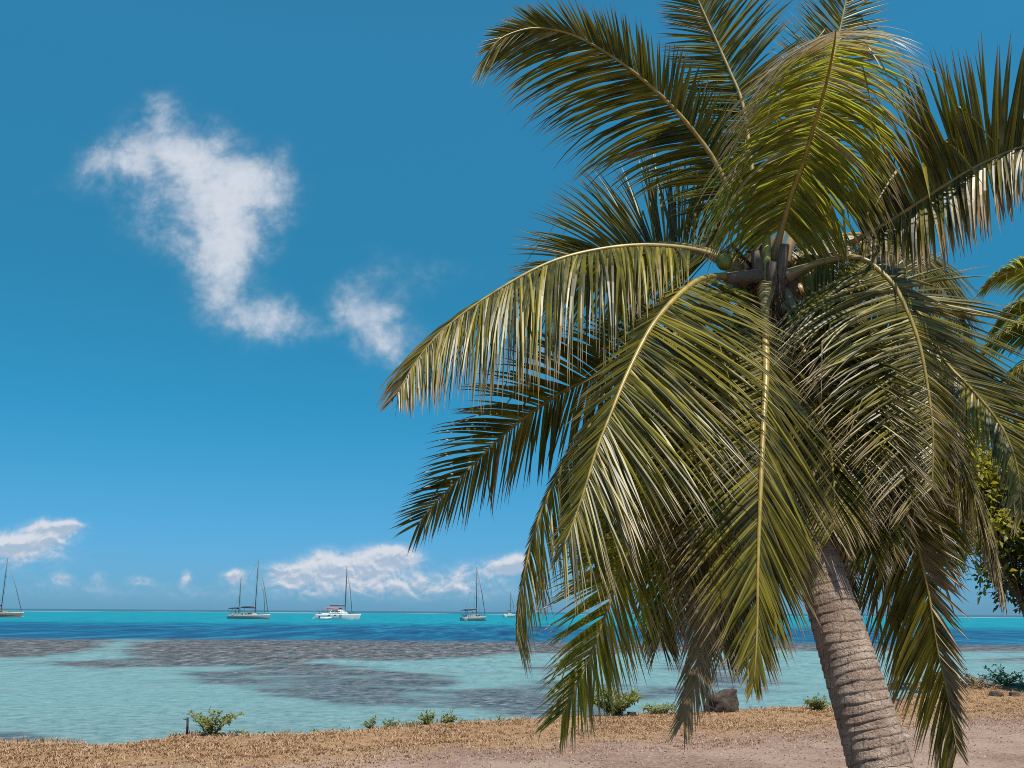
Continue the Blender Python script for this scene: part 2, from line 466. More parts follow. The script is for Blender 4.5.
def sea_material():
    m, t, b = mat('sea_water')
    reef = t.attr('reef')
    pos = t.new('ShaderNodeNewGeometry').outputs['Position']
    sp = t.new('ShaderNodeSeparateXYZ'); t.l.new(pos, sp.inputs[0])
    y = sp.outputs[1]
    nbig = t.noise(t.scalev(pos, 0.05, 0.05, 0), 1.0, 5, 0.6)
    nmid = t.noise(t.scalev(pos, 0.35, 0.45, 0), 1.0, 6, 0.65)
    nfin = t.noise(t.scalev(pos, 1.4, 2.6, 0), 1.0, 5, 0.65)
    nfar = t.noise(t.scalev(pos, 1.9, 0.55, 0), 1.0, 7, 0.78, 0.3)
    nfin = t.noise(t.scalev(pos, 3.2, 3.4, 0), 1.0, 7, 0.76, 0.3)
    far = t.ss(y, 18, 45)
    tex = t.m('ADD', t.m('MULTIPLY', nfar, far), t.m('MULTIPLY', nfin, t.m('SUBTRACT', 1.0, far)))
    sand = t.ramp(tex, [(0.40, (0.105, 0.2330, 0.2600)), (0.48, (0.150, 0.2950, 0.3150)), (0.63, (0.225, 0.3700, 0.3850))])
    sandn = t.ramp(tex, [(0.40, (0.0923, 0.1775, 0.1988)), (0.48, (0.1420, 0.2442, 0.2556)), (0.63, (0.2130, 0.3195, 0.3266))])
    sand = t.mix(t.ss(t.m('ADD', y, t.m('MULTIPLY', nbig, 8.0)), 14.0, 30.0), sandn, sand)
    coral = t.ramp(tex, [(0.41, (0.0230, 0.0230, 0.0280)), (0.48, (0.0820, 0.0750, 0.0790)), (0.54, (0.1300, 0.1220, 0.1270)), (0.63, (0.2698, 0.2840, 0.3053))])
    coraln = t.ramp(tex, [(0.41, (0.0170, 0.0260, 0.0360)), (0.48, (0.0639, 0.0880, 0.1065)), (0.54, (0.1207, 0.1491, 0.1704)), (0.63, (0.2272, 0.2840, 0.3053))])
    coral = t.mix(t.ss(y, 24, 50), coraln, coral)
    rf = t.m('ADD', reef, t.m('MULTIPLY', t.m('SUBTRACT', nmid, 0.5), 2.6))
    rf = t.m('ADD', rf, t.m('MULTIPLY', t.m('SUBTRACT', tex, 0.5), 2.6))
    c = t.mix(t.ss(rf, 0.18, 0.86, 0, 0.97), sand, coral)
    # further out: drop-off, lagoon, outer sand, ocean
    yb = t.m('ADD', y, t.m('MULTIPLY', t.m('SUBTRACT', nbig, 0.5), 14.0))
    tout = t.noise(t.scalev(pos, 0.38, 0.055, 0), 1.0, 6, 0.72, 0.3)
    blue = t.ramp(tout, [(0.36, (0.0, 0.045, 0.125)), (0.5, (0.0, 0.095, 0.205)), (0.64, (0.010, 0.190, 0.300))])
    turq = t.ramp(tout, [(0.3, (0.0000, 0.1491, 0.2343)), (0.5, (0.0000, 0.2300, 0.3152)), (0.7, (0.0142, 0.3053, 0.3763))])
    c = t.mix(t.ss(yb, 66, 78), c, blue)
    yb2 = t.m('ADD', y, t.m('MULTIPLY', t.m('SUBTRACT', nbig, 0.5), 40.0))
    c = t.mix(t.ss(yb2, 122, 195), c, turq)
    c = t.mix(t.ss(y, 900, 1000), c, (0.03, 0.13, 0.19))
    # surf on the outer reef
    surf = t.m('MULTIPLY', t.m('MULTIPLY', t.ss(y, 820, 860), t.ss(y, 1200, 1080)), t.ss(t.noise(t.scalev(pos, 0.012, 0.002, 0), 1.0, 5, 0.65), 0.47, 0.58, 0, 0.75))
    c = t.mix(surf, c, (0.42, 0.46, 0.48))
    # a few whitecaps
    wc = t.noise(t.scalev(pos, 0.5, 0.10, 0), 1.0, 4, 0.65)
    wc = t.m('MULTIPLY', t.ss(wc, 0.70, 0.76, 0, 0.55), t.ss(y, 70, 110))
    c = t.mix(wc, c, (0.32, 0.42, 0.45))
    t.n.remove(b)
    df = t.new('ShaderNodeBsdfDiffuse'); t.l.new(c, df.inputs[0])
    gl = t.new('ShaderNodeBsdfGlossy'); gl.inputs['Roughness'].default_value = 0.42
    w1 = t.noise(t.scalev(pos, 1.1, 2.2, 0), 1.0, 6, 0.66, 0.4)
    w2 = t.noise(t.scalev(pos, 5.0, 8.0, 0), 1.0, 4, 0.6, 0.3)
    h = t.m('ADD', w1, t.m('MULTIPLY', w2, 0.3))
    bp = t.bump(h, 0.9, 0.16)
    t.l.new(bp, gl.inputs['Normal']); t.l.new(bp, df.inputs['Normal'])
    mx = t.new('ShaderNodeMixShader'); mx.inputs[0].default_value = 0.085
    t.l.new(df.outputs[0], mx.inputs[1]); t.l.new(gl.outputs[0], mx.inputs[2]); t.l.new(mx.outputs[0], t.n['Material Output'].inputs[0])
    return m
def build_sea():
    hz = 612.0
    below = [0.035, 0.1, 0.2, 0.4, 0.7, 1.0, 1.5, 2, 2.6, 3.3, 4.2, 5.2, 6.5, 8, 10, 12, 15, 18, 21] + list(np.arange(23, 60, 0.8)) + list(np.arange(60, 150, 1.5)) + [160, 175, 200]
    dist = [(EYE - SEA) * FPX / q for q in below]
    cols = [-60, -30, -12, -6, -4, -3, -2.2, -1.6, -1.2, -0.9] + list(np.arange(-0.72, 0.72, 0.0045)) + [0.9, 1.2, 1.6, 2.2, 3, 4, 6, 12, 30, 60]
    vs, rf = [], []
    inv = CM.transposed()
    for d in dist:
        for u in cols:
            p = Vector((u * d, d, SEA))
            vs.append(p)
            q = inv @ (p - Vector((0, 0, EYE)))
            px, py = 512 - FPX * q.x / q.z, 384 + FPX * q.y / q.z
            val = 0.0
            if 630 < py < 760:
                for (val0, poly) in REEF:
                    for (ox, oy) in ((0, 0), (16, 0), (-16, 0), (0, 2.4), (0, -2.4), (8, 1.2), (-8, -1.2), (8, -1.2), (-8, 1.2), (26, 0), (-26, 0)):
                        val += val0 / 11 if inpoly(px + ox, py + oy, poly) else 0
            rf.append(min(1.0, val))
    n = len(cols); fs = []
    for j in range(len(dist) - 1):
        for i in range(n - 1):
            fs.append((j * n + i, (j + 1) * n + i, (j + 1) * n + i + 1, j * n + i + 1)[::-1])
    mb = MB(); mb.add(vs, fs, True, reef=rf)
    tag(mb.build('water', sea_material()), kind='structure')
build_sea()

# ------------------------------------------------------------------ palm fronds
def frond(parent, org, pts, nhint, L=0.72, n=185, a0=68, a1=26, vee=-12, droop=0.9, dry=0.0, w=0.0246, t0=0.14, lr=(1, 1), kink=0.055,
          rb=0.030, dtip=0.32, sides=(1, 1), label=None, name='frond', seed=None, mt='frond', wild=1.2, prof=0.0):
    """one feather leaf: a tapering midrib (sub-part) and two rows of narrow folded leaflets that bend under their weight"""
    if seed is not None: random.seed(seed)
    NS = 64
    sp, length = spline(pts, NS)
    def at(t):
        f = t * (NS - 1); i = min(NS - 2, int(f)); return sp[i].lerp(sp[i + 1], f - i), (sp[min(NS - 1, i + 2)] - sp[max(0, i - 1)]).normalized()
    mb = MB()
    if not isinstance(nhint, (list, tuple)) or not isinstance(nhint[0], (list, tuple)): nhint = [nhint, nhint]
    n0, n1 = Vector(nhint[0]).normalized(), Vector(nhint[1]).normalized()
    K = 7
    for side in (-1, 1):
        ll = lr[0] if side < 0 else lr[1]
        if ll <= 0: continue
        for i in range(n):
            t = t0 + (1 - t0) * ((i + U(-0.35, 0.35) + 0.5) / n)
            t = min(0.998, max(t0, t))
            s = (t - t0) / (1 - t0)
            p, T = at(t)
            N = n0.lerp(n1, t); N = (N - T * N.dot(T)).normalized()
            S = T.cross(N).normalized() * side
            if R() < 0.035 * wild: continue
            sx_ = 0 if side < 0 else 1
            A0 = a0[sx_] if isinstance(a0, tuple) else a0; A1 = a1[sx_] if isinstance(a1, tuple) else a1; DR = dry[sx_] if isinstance(dry, tuple) else dry
            a = rad(lerp(A0, A1, s ** 1.2) + U(-5, 5) * wild + 7 * wild * mnoise.noise(Vector((s * 16, side * 9.1, A0 + A1 + L * 31))))
            vv = rad((vee[sx_] if isinstance(vee, tuple) else vee) + U(-7, 7) * wild)
            d = (T * math.cos(a) + (S * math.cos(vv) + N * math.sin(vv)) * math.sin(a)).normalized()
            prf = 0.50 + 0.50 * sstep(0.0, 0.30, s)
            prf *= 1.0 - (0.66 - prof) * max(0.0, (s - 0.45) / 0.55) ** 1.4
            ln = L * 1.2 * ll * prf * U(0.86, 1.08)
            if R() < 0.05 * wild: ln *= U(0.45, 0.8)
            wd = w * lerp(1.0, 0.55, max(0, s - 0.3) / 0.7) * U(0.8, 1.1)
            dr = (droop if not isinstance(droop, tuple) else droop[0 if side < 0 else 1]) * U(0.75, 1.3)
            kk = random.randint(2, 4) if R() < kink * wild else -1
            nl = (N - d * N.dot(d)).normalized()
            tw = U(-0.35, 0.35) * wild
            nl = (Matrix.Rotation(tw, 3, d) @ nl)
            q = p.copy(); vs, uu = [], []
            step = ln / (K - 1)
            lat = S * U(-0.05, 0.05)
            for k in range(K):
                u = k / (K - 1)
                prof_w = (0.55 + 0.45 * min(1, u / 0.18)) * (1 - max(0, (u - 0.30) / 0.70) ** 1.5) + 0.03
                W = d.cross(nl).normalized() * (wd * 0.5 * prof_w)
                up = nl * (wd * 0.30 * prof_w)
                vs += [q - W - up * 0.6, q + up * 0.4, q + W - up * 0.6]
                uu += [u, u, u]
                g = dr * (0.25 + u) * step * 1.9
                d2 = (d + Vector((0, 0, -1)) * g + lat * step).normalized()
                if k == kk: d2 = (d2 + Vector((U(-.5, .5), U(-.5, .5), -1.6))).normalized()
                nl = (nl - d2 * nl.dot(d2)).normalized(); d = d2
                q = q + d * step
            fs = []
            for k in range(K - 1):
                for j in (0, 1):
                    fs.append((k * 3 + j, k * 3 + j + 1, k * 3 + j + 4, k * 3 + j + 3))
            dd = DR + dtip * s ** 2 + (U(0.2, 0.5) if R() < 0.11 else 0) + U(-0.10, 0.10)
            mb.add(vs, fs, False, rnd=R(), u=uu, dry=dd)
    mb.shift(org)
    o = mb.build(name, M[mt], parent)
    if label: o['label'] = label
    rm = MB()
    rr = [lerp(rb, 0.0035, (i / (NS - 1)) ** 0.75) * (1 + 0.9 * sstep(0.12, 0.0, i / (NS - 1))) for i in range(NS)]
    rm.tube(sp, rr, 7, True, u=[i / (NS - 1) for i in range(NS) for _ in range(7)], dry=dry[0] if isinstance(dry, tuple) else dry)
    rm.shift(org)
    rm.build('midrib', M['rachis'], o)
    return o

def px3(pts): return [P(*p) for p in pts]

def trunk_mesh(mb, pts, radii, ringstep, seg=44, flare=0.0):
    """a leaning stem with stepped, uneven leaf scars"""
    n = 900
    sp, length = spline(pts, n)
    vs, fs, ring, uu = [], [], [], []
    ref = Vector((0, -1, 0))
    nr = length / ringstep
    for i, p in enumerate(sp):
        t = i / (n - 1)
        T = (sp[min(n - 1, i + 1)] - sp[max(0, i - 1)]).normalized()
        ref = (ref - T * ref.dot(T)).normalized(); B = T.cross(ref)
        f = t * (len(radii) - 1); j = min(len(radii) - 2, int(f)); r0 = lerp(radii[j], radii[j + 1], f - j)
        for k in range(seg):
            a = 2 * math.pi * k / seg
            ca, sa = math.cos(a), math.sin(a)
            wob = 0.55 * mnoise.noise(Vector((0.5, 0.2, t * nr * 0.31))) + 0.36 * mnoise.noise(Vector((ca * 0.9, sa * 0.9, t * nr * 0.30))) + 0.10 * mnoise.noise(Vector((ca * 3, sa * 3, t * nr * 0.8)))
            ph = (t * nr + wob) % 1.0
            amp = 0.8 + 0.7 * mnoise.noise(Vector((ca * 2, sa * 2, t * nr * 0.6)))
            lip = (0.036 * (1 - ph) ** 1.4 * sstep(0.0, 0.10, ph) - 0.020 * math.exp(-((ph - 1.0) / 0.10) ** 2)) * amp
            rough = 0.012 * mnoise.noise(Vector((ca * 7, sa * 7, t * nr * 2.5))) + 0.010 * mnoise.noise(Vector((ca * 16, sa * 16, t * nr * 6)))
            big = 0.030 * mnoise.noise(Vector((ca * 1.5, sa * 1.5, t * 9)))
            r = r0 * (1 + lip + rough + big)
            vs.append(p + ref * (ca * r) + B * (sa * r))
            e = max(math.exp(-((ph - 0.0) / 0.06) ** 2), math.exp(-((ph - 1.0) / 0.14) ** 2))
            ring.append(e * (0.75 + 0.6 * mnoise.noise(Vector((ca * 3, sa * 3, t * nr)))))
            uu.append(t)
    for i in range(n - 1):
        for k in range(seg):
            k2 = (k + 1) % seg
            fs.append((i * seg + k, i * seg + k2, (i + 1) * seg + k2, (i + 1) * seg + k))
    fs.append(tuple((n - 1) * seg + k for k in range(seg)))
    mb.add(vs, fs, True, ring=ring, u=uu)

def coco_palm():
    base = G(915, 890); base.z = hgt(base.x, base.y) - 0.05
    org = Vector((base.x, base.y, 0.0))
    root = empty('coconut_palm', org, 'large leaning coconut palm with ringed grey trunk and full drooping crown in the foreground', 'palm tree')
    mb = MB()
    tp = [base] + px3([(898, 825, 5.62), (881, 768, 5.66), (858, 692, 5.74), (837, 625, 5.82), (821, 575, 5.89), (803, 505, 6.0), (786, 420, 6.12), (770, 335, 6.25), (766, 285, 6.3)])
    trunk_mesh(mb, tp, [0.255, 0.215, 0.198, 0.183, 0.169, 0.157, 0.145, 0.136, 0.135, 0.128, 0.128, 0.13, 0.10], 0.051)
    mb.shift(org).build('trunk', M['trunk'], root)
    # fibre sheath and old leaf bases round the growing point
    c = P(764, 285, 6.28)
    sh = MB()
    for k in range(150):
        a = U(0, 2 * math.pi); h0 = U(-0.45, 0.20)
        r0 = U(0.10, 0.16)
        p0 = c + Vector((math.cos(a) * r0, math.sin(a) * r0, h0))
        tip = p0 + Vector((math.cos(a) * U(0.0, 0.16), math.sin(a) * U(0.0, 0.16), U(-0.35, 0.12)))
        mid = (p0 + tip) / 2 + Vector((U(-.05, .05), U(-.05, .05), U(0, .08)))
        sh.tube([p0, mid, tip], [0.008, 0.006, 0.002], 4, False)
    prof = [(-0.42, .135), (-0.2, .165), (0.0, .17), (0.15, .14), (0.32, .085), (0.5, .05)]
    sp = [c + Vector((0, 0, z)) for z, r in prof]
    sh.tube(sp, [r for z, r in prof], 16)
    sh.shift(org).build('fibre_sheath', M['fibre'], root)
    for a, ln, lean in ((-1.2, .42, .4), (-2.0, .38, .5), (-0.4, .4, .5), (-2.8, .36, .5), (0.5, .4, .4), (-1.6, .3, .6)):
        st = MB()
        d = Vector((math.cos(a) * lean, math.sin(a) * lean, 1)).normalized()
        p0 = c + Vector((math.cos(a) * .1, math.sin(a) * .1, -0.18))
        st.tube([p0, p0 + d * ln * .5, p0 + d * ln], [0.07, 0.045, 0.03], 8)
        st.shift(org).build('leaf_base', M['stub'], root)
    # young stalk, sheath of the flower, cut stub
    s = MB(); s.tube(px3([(766, 290, 6.1), (766, 258, 6.1), (767, 228, 6.12)]), [0.035, 0.034, 0.022], 10); s.shift(org).build('young_stalk', M['spear'], root)
    s = MB(); s.tube(px3([(776, 285, 6.2), (785, 260, 6.2), (793, 235, 6.2), (797, 222, 6.2)]), [0.03, 0.042, 0.032, 0.004], 10); s.shift(org).build('flower_spathe', M['spathe'], root)
    s = MB(); s.tube(px3([(758, 276, 6.02), (740, 277, 5.98), (726, 279, 5.95)]), [0.045, 0.042, 0.04], 10); s.shift(org).build('cut_stub', M['stub'], root)
    def nut(px, py, d, r):
        s = MB(); pc = P(px, py, d); n, m_ = 14, 10
        vs, fs = [], []
        for i in range(m_ + 1):
            th = math.pi * i / m_
            for k in range(n):
                a = 2 * math.pi * k / n
                tri = 1 + 0.05 * math.cos(3 * a) * math.sin(th)
                rr = r * math.sin(th) * tri
                vs.append(pc + Vector((math.cos(a) * rr, math.sin(a) * rr, math.cos(th) * r * (1.18 if th < 1.57 else 1.05))))
        for i in range(m_):
            for k in range(n): fs.append((i * n + k, (i + 1) * n + k, (i + 1) * n + (k + 1) % n, i * n + (k + 1) % n))
        s.add(vs, fs); o = s.shift(org).build('coconut', M['coconut'], root)
        k2 = MB(); k2.tube([pc + Vector((0, 0, r)), pc + Vector((0.06, 0.02, r + .08)), P(755, 270, 6.2)], [0.03, 0.012, 0.014], 6)
        k2.shift(org).build('fruit_stalk', M['stub'], o)
    nut(724, 262, 6.0, 0.055); nut(742, 296, 6.1, 0.05)
    F = lambda pts, nh, **k: frond(root, org, px3(pts), nh, **k)
    # --- behind first: old fronds hanging round the trunk, then the ring of open ones
    F([(748, 300, 6.4), (712, 380, 6.7), (682, 470, 6.85), (666, 560, 6.9), (660, 640, 6.85)], (-.3, -.6, .3), dry=.15, L=.62, droop=1.4, seed=31, wild=1.5)
    F([(752, 300, 6.35), (722, 400, 6.5), (708, 500, 6.45), (705, 600, 6.3), (698, 670, 6.2), (684, 722, 6.15)], (0.1, -1, .2), dry=.5, L=.46, a0=48, a1=16, droop=1.4, seed=16, w=.02, wild=1.4, label='withered brown frond hanging lowest beside the trunk')
    F([(782, 300, 6.4), (826, 372, 6.8), (864, 450, 7.0), (892, 540, 7.0), (905, 625, 6.9)], (.4, -.4, .5), dry=.05, L=.66, droop=1.3, seed=18)
    F([(776, 305, 6.5), (800, 390, 6.9), (822, 480, 7.1), (838, 560, 7.1), (842, 610, 7.0)], (.2, -.8, .3), dry=.1, L=.6, droop=1.2, seed=19)
    F([(760, 300, 6.5), (735, 400, 7.0), (725, 500, 7.2), (730, 590, 7.2)], (-.1, .8, .3), dry=.05, L=.62, droop=1.1, seed=20)
    F([(790, 262, 6.5), (845, 235, 7.1), (900, 245, 7.6), (945, 290, 7.9), (972, 350, 8.0)], (.3, -.2, 1), L=.7, droop=1.1, seed=21)
    F([(738, 262, 6.4), (690, 246, 6.9), (640, 244, 7.4), (590, 256, 7.7), (548, 280, 7.8)], (.1, 1, .2), L=.88, droop=.3, vee=0, seed=7, a0=72, a1=22)
    F([(795, 290, 6.4), (858, 326, 6.6), (916, 386, 6.75), (958, 456, 6.8), (985, 520, 6.8), (1002, 585, 6.75)], (.5, -.2, .7), dry=.25, L=.6, droop=1.0, a0=60, a1=24, seed=22, wild=1.6, kink=.12)
    F([(765, 300, 6.35), (748, 400, 6.5), (738, 500, 6.5), (730, 590, 6.45), (724, 645, 6.4)], (-.2, -.8, .3), dry=.12, L=.66, droop=.9, a0=60, a1=24, seed=23)
    F([(780, 300, 6.2), (806, 356, 5.98), (826, 425, 5.84), (834, 485, 5.76), (833, 530, 5.7)], (.3, .9, .3), dry=.15, L=.56, droop=.9, a0=62, a1=26, seed=24, wild=1.4)
    F([(788, 285, 6.4), (850, 310, 6.9), (905, 360, 7.2), (945, 425, 7.3), (965, 500, 7.2)], (.4, -.3, .7), dry=.15, L=.66, droop=1.2, seed=25)
    F([(745, 285, 6.45), (690, 330, 6.9), (640, 400, 7.1), (605, 480, 7.1), (592, 550, 7.0)], (-.4, -.4, .7), dry=.18, L=.66, droop=1.1, seed=26)
    F([(758, 298, 6.4), (702, 378, 6.9), (654, 450, 7.15), (624, 520, 7.2), (612, 580, 7.15)], (-.3, .85, .3), dry=.1, L=.66, droop=.8, seed=27, wild=1.3)
    F([(770, 300, 6.5), (766, 400, 7.1), (770, 500, 7.3), (780, 580, 7.3)], (0, .9, .35), dry=.15, L=.66, droop=.8, seed=28, wild=1.3)
    F([(786, 296, 6.5), (842, 352, 7.1), (892, 424, 7.4), (928, 500, 7.5), (944, 565, 7.5)], (.5, .75, .2), dry=.05, L=.68, droop=1.0, seed=29, wild=1.4)
    F([(784, 280, 6.5), (852, 292, 7.2), (908, 332, 7.6), (946, 392, 7.8), (962, 452, 7.8)], (.4, .3, .8), dry=.1, L=.68, droop=1.1, seed=30)
    F([(760, 292, 6.25), (736, 352, 6.1), (713, 430, 6.0), (697, 505, 5.95), (688, 575, 5.92)], (-.3, .9, .3), dry=.12, L=.62, droop=.7, seed=32, wild=1.4, kink=.1)
    F([(782, 292, 6.2), (817, 346, 6.0), (848, 418, 5.86), (866, 490, 5.8), (870, 548, 5.76)], (.45, .85, .25), dry=.05, L=.58, droop=.8, seed=33, wild=1.3, kink=.06)
    # lower right, dark, close to the trunk
    F([(780, 290, 6.35), (830, 350, 6.3), (872, 430, 6.2), (905, 505, 6.1), (926, 580, 6.05), (938, 650, 6.0), (950, 706, 5.98), (957, 752, 5.95)], (.66, .69, .17), L=.76, lr=(1, .42), dry=(0, .4), a0=58, a1=24, droop=.35, vee=0, seed=13, w=.029, kink=.08, dtip=.35)
    # lower left pale one
    F([(752, 290, 6.2), (722, 345, 6.2), (686, 432, 6.1), (655, 500, 6.0), (630, 548, 5.9), (611, 599, 5.82), (598, 635, 5.76), (580, 680, 5.7), (562, 714, 5.66)], (-.3, .9, .35), L=.62, droop=.28, a0=80, a1=26, mt='frond_young', seed=14, vee=-4, dtip=.3)  # frond_young: palm leaf with sun shining through put into its colour
    # left, low, yellow outer edge
    F([(742, 285, 6.3), (690, 322, 6.3), (622, 390, 6.25), (575, 446, 6.15), (549, 494, 6.1), (535, 530, 6.05), (526, 566, 6.0), (519, 604, 5.98), (517, 640, 5.95)], (-.75, -.55, .4), L=.64, droop=.9, a0=58, a1=22, mt='frond_young', seed=15, lr=(1, .22), dtip=.35)  # frond_young: palm leaf with sun shining through put into its colour
    # left dark one at mid height
    F([(740, 280, 6.4), (680, 318, 6.5), (618, 364, 6.5), (562, 392, 6.5), (510, 429, 6.45), (468, 470, 6.4), (441, 497, 6.35), (418, 524, 6.3)], (-.3, .87, .4), L=.54, droop=.45, n=135, seed=8, a0=70, a1=24, vee=4, dtip=.3)
    # top: pointing back and up, undersides to us
    F([(772, 255, 6.4), (800, 190, 6.7), (828, 80, 7.0), (843, 15, 7.1), (853, -40, 7.1), (858, -75, 7.0)], (-.1, .9, .1), L=.52, droop=.25, seed=4, a0=76, a1=30, vee=5)
    F([(762, 250, 6.35), (752, 170, 6.5), (743, 106, 6.6), (729, 70, 6.65), (714, 36, 6.68), (697, -2, 6.7), (680, -38, 6.65), (662, -66, 6.6)], (.25, .9, .25), L=.62, droop=.3, kink=0, seed=2, lr=(1, .75), a0=72, a1=30, vee=8)
    F([(758, 255, 6.3), (735, 205, 6.35), (712, 157, 6.35), (677, 112, 6.3), (636, 74, 6.2), (600, 49, 6.1), (570, 34, 6.0), (535, 28, 5.9), (505, 36, 5.82), (489, 50, 5.78)], ((.3, .9, .2), (0, .9, .4)), L=.78, droop=(.25, .6), kink=0, seed=1, a0=68, a1=15, vee=6, n=185, lr=(.45, 1))
    F([(782, 262, 6.25), (815, 258, 6.2), (845, 246, 6.1), (889, 222, 5.95), (938, 190, 5.75), (970, 170, 5.62), (1003, 154, 5.5), (1030, 145, 5.4), (1075, 138, 5.25), (1120, 146, 5.1)], (.2, .9, .15), L=.68, lr=(.72, 1), dry=(.42, 0), t0=.26, droop=(1.8, .3), seed=5, a0=(116, 86), a1=(80, 58), vee=(-42, 6), w=.030, kink=.06)
    # left, arching, sunlit upper face
    F([(740, 272, 6.2), (705, 253, 6.15), (655, 246, 6.05), (605, 249, 5.95), (552, 262, 5.85), (500, 289, 5.75), (450, 324, 5.67), (420, 356, 5.6), (397, 394, 5.55)], (-.1, -.45, 1), L=.92, prof=-.2, droop=1.3, seed=6, a0=72, a1=34, vee=-10, n=205, w=.027, dtip=.55)
    # right pair
    F([(785, 276, 6.25), (840, 280, 6.3), (885, 288, 6.3), (905, 300, 6.25), (922, 318, 6.2), (944, 360, 6.1), (972, 390, 6.0), (994, 416, 5.95), (1008, 440, 5.9), (1018, 472, 5.88), (1022, 520, 5.86)], (.1, -1, .25), L=.72, lr=(1, .5), droop=(.25, 1.2), seed=12, a0=52, a1=34, vee=0)
    F([(778, 280, 6.15), (815, 264, 6.08), (858, 258, 5.98), (884, 275, 5.9), (900, 296, 5.84), (918, 340, 5.76), (928, 390, 5.7), (933, 436, 5.66), (932, 490, 5.64)], (.30, -.9, .38), L=.86, t0=.07, droop=.45, seed=11, a0=104, a1=40, vee=-6, dry=.10, lr=(.45, 1.05))
    # front left and front centre
    F([(748, 278, 6.1), (710, 277, 5.85), (686, 289, 5.65), (655, 322, 5.4), (630, 368, 5.2), (610, 416, 5.05), (597, 449, 4.97), (586, 485, 4.9), (575, 518, 4.85), (563, 548, 4.8)], (-.5, -.75, .5), L=.80, droop=.2, lr=(1.1, .45), seed=9, a0=80, a1=24, vee=-16, n=185, dtip=.2)
    F([(765, 288, 6.1), (765, 318, 5.8), (766, 370, 5.5), (764, 411, 5.35), (761, 479, 5.15), (758, 561, 5.0), (757, 630, 4.92), (754, 684, 4.88)], (.12, -1, .32), prof=-.2, L=.66, droop=.22, seed=10, a0=70, a1=17, vee=-26, n=185, rb=.036, dtip=.3)
    # toward the viewer overhead
    F([(772, 262, 6.2), (780, 235, 6.12), (791, 195, 6.0), (803, 163, 5.88), (815, 122, 5.72), (827, 81, 5.5), (834, 46, 5.25), (836, 30, 5.02)], (.15, .6, .7), L=.80, lr=(.85, 1.05), droop=(1.15, 1.15), seed=3, a0=(122, 128), a1=(74, 74), vee=-14, n=150, dtip=.75, prof=.3, kink=.07, mt='frond_young')  # frond_young: palm leaf with sun shining through put into its colour
coco_palm()

# ------------------------------------------------------------------ leaves, shrubs and trees
def leaf(mb, p, d, nrm, ln, wd, dry=0.0, curl=0.15):
    d = d.normalized(); nrm = (nrm - d * nrm.dot(d)).normalized(); w = d.cross(nrm)
    mid = p + d * ln * 0.45 + nrm * ln * 0.04
    tip = p + d * ln - Z * ln * curl
    q = p + d * ln * 0.78 - Z * ln * curl * .4
    vs = [p, mid - w * wd * .5 + nrm * wd * .12, mid, mid + w * wd * .5 + nrm * wd * .12, q - w * wd * .32, q, q + w * wd * .32, tip]
    mb.add(vs, [(0, 2, 1), (0, 3, 2), (1, 2, 5, 4), (2, 3, 6, 5), (4, 5, 7), (5, 6, 7)], True, rnd=R(), u=[0, .4, .4, .4, .6, .6, .6, .75], dry=dry)
def rdir(up=0.0):
    while True:
        v = Vector((U(-1, 1), U(-1, 1), U(-1, 1) + up))
        if 0.05 < v.length < 1.8: return v.normalized()

def shrub(name, loc, w, h, nst, label, cat='shrub', lf=0.06, dens=16, dry=0.05, seed=1, lean=(0, 0), group=None, spread=1.0, lw=.42):
    """stems arching out of one root, paired leaves along them"""
    random.seed(seed)
    root = empty(name, loc, label, cat, group)
    st, lv = MB(), MB()
    for i in range(nst):
        a = 2 * math.pi * (i + U(-.4, .4)) / nst
        rr = (0.25 + 0.75 * math.sqrt(R())) * w * 0.5 * spread
        hh = h * (1.0 - 0.55 * (rr / (w * .5)) ** 1.5) * U(.7, 1.05)
        p0 = Vector((U(-.06, .06) * w, U(-.06, .06) * w, -0.03))
        p3 = Vector((math.cos(a) * rr + lean[0] * hh, math.sin(a) * rr * .8 + lean[1] * hh, hh))
        p1 = p0.lerp(p3, .4) + Vector((0, 0, hh * U(.1, .28)))
        p2 = p0.lerp(p3, .75) + Vector((0, 0, hh * U(.06, .2)))
        sp, ln = spline([p0, p1, p2, p3], 14)
        st.tube(sp, [lerp(.009, .002, k / 13) for k in range(14)], 5, False)
        for k in range(dens):
            t = 0.16 + 0.84 * (k + R()) / dens
            f = min(12.99, t * 13); j = int(f); p = sp[j].lerp(sp[j + 1], f - j); T = (sp[j + 1] - sp[j]).normalized()
            for sd in (-1, 1):
                o = T.cross(Z); o = o.normalized() if o.length > .1 else Vector((1, 0, 0))
                d = (o * sd * U(.6, 1) + T * U(.3, .9) + rdir() * .45)
                if R() < .35:
                    # a side shoot carrying leaves
                    e = p + d.normalized() * lf * U(.8, 1.8)
                    st.tube([p, e], [.003, .0015], 4, False)
                    for _ in range(3): leaf(lv, p.lerp(e, U(.4, 1)), d.normalized() + rdir() * .8, Z + rdir() * .6, lf * U(.6, 1.1), lf * lw, dry + U(-.1, .2))
                else:
                    leaf(lv, p, d, Z + rdir() * .6, lf * U(.7, 1.25), lf * lw, dry + U(-.1, .2))
    st.build('stem', M['stem'], root)
    lv.build('foliage', M['shrub'], root)
    return root
def at_shore(px, py):
    p = G(px, py); p.z = hgt(p.x, p.y); return p

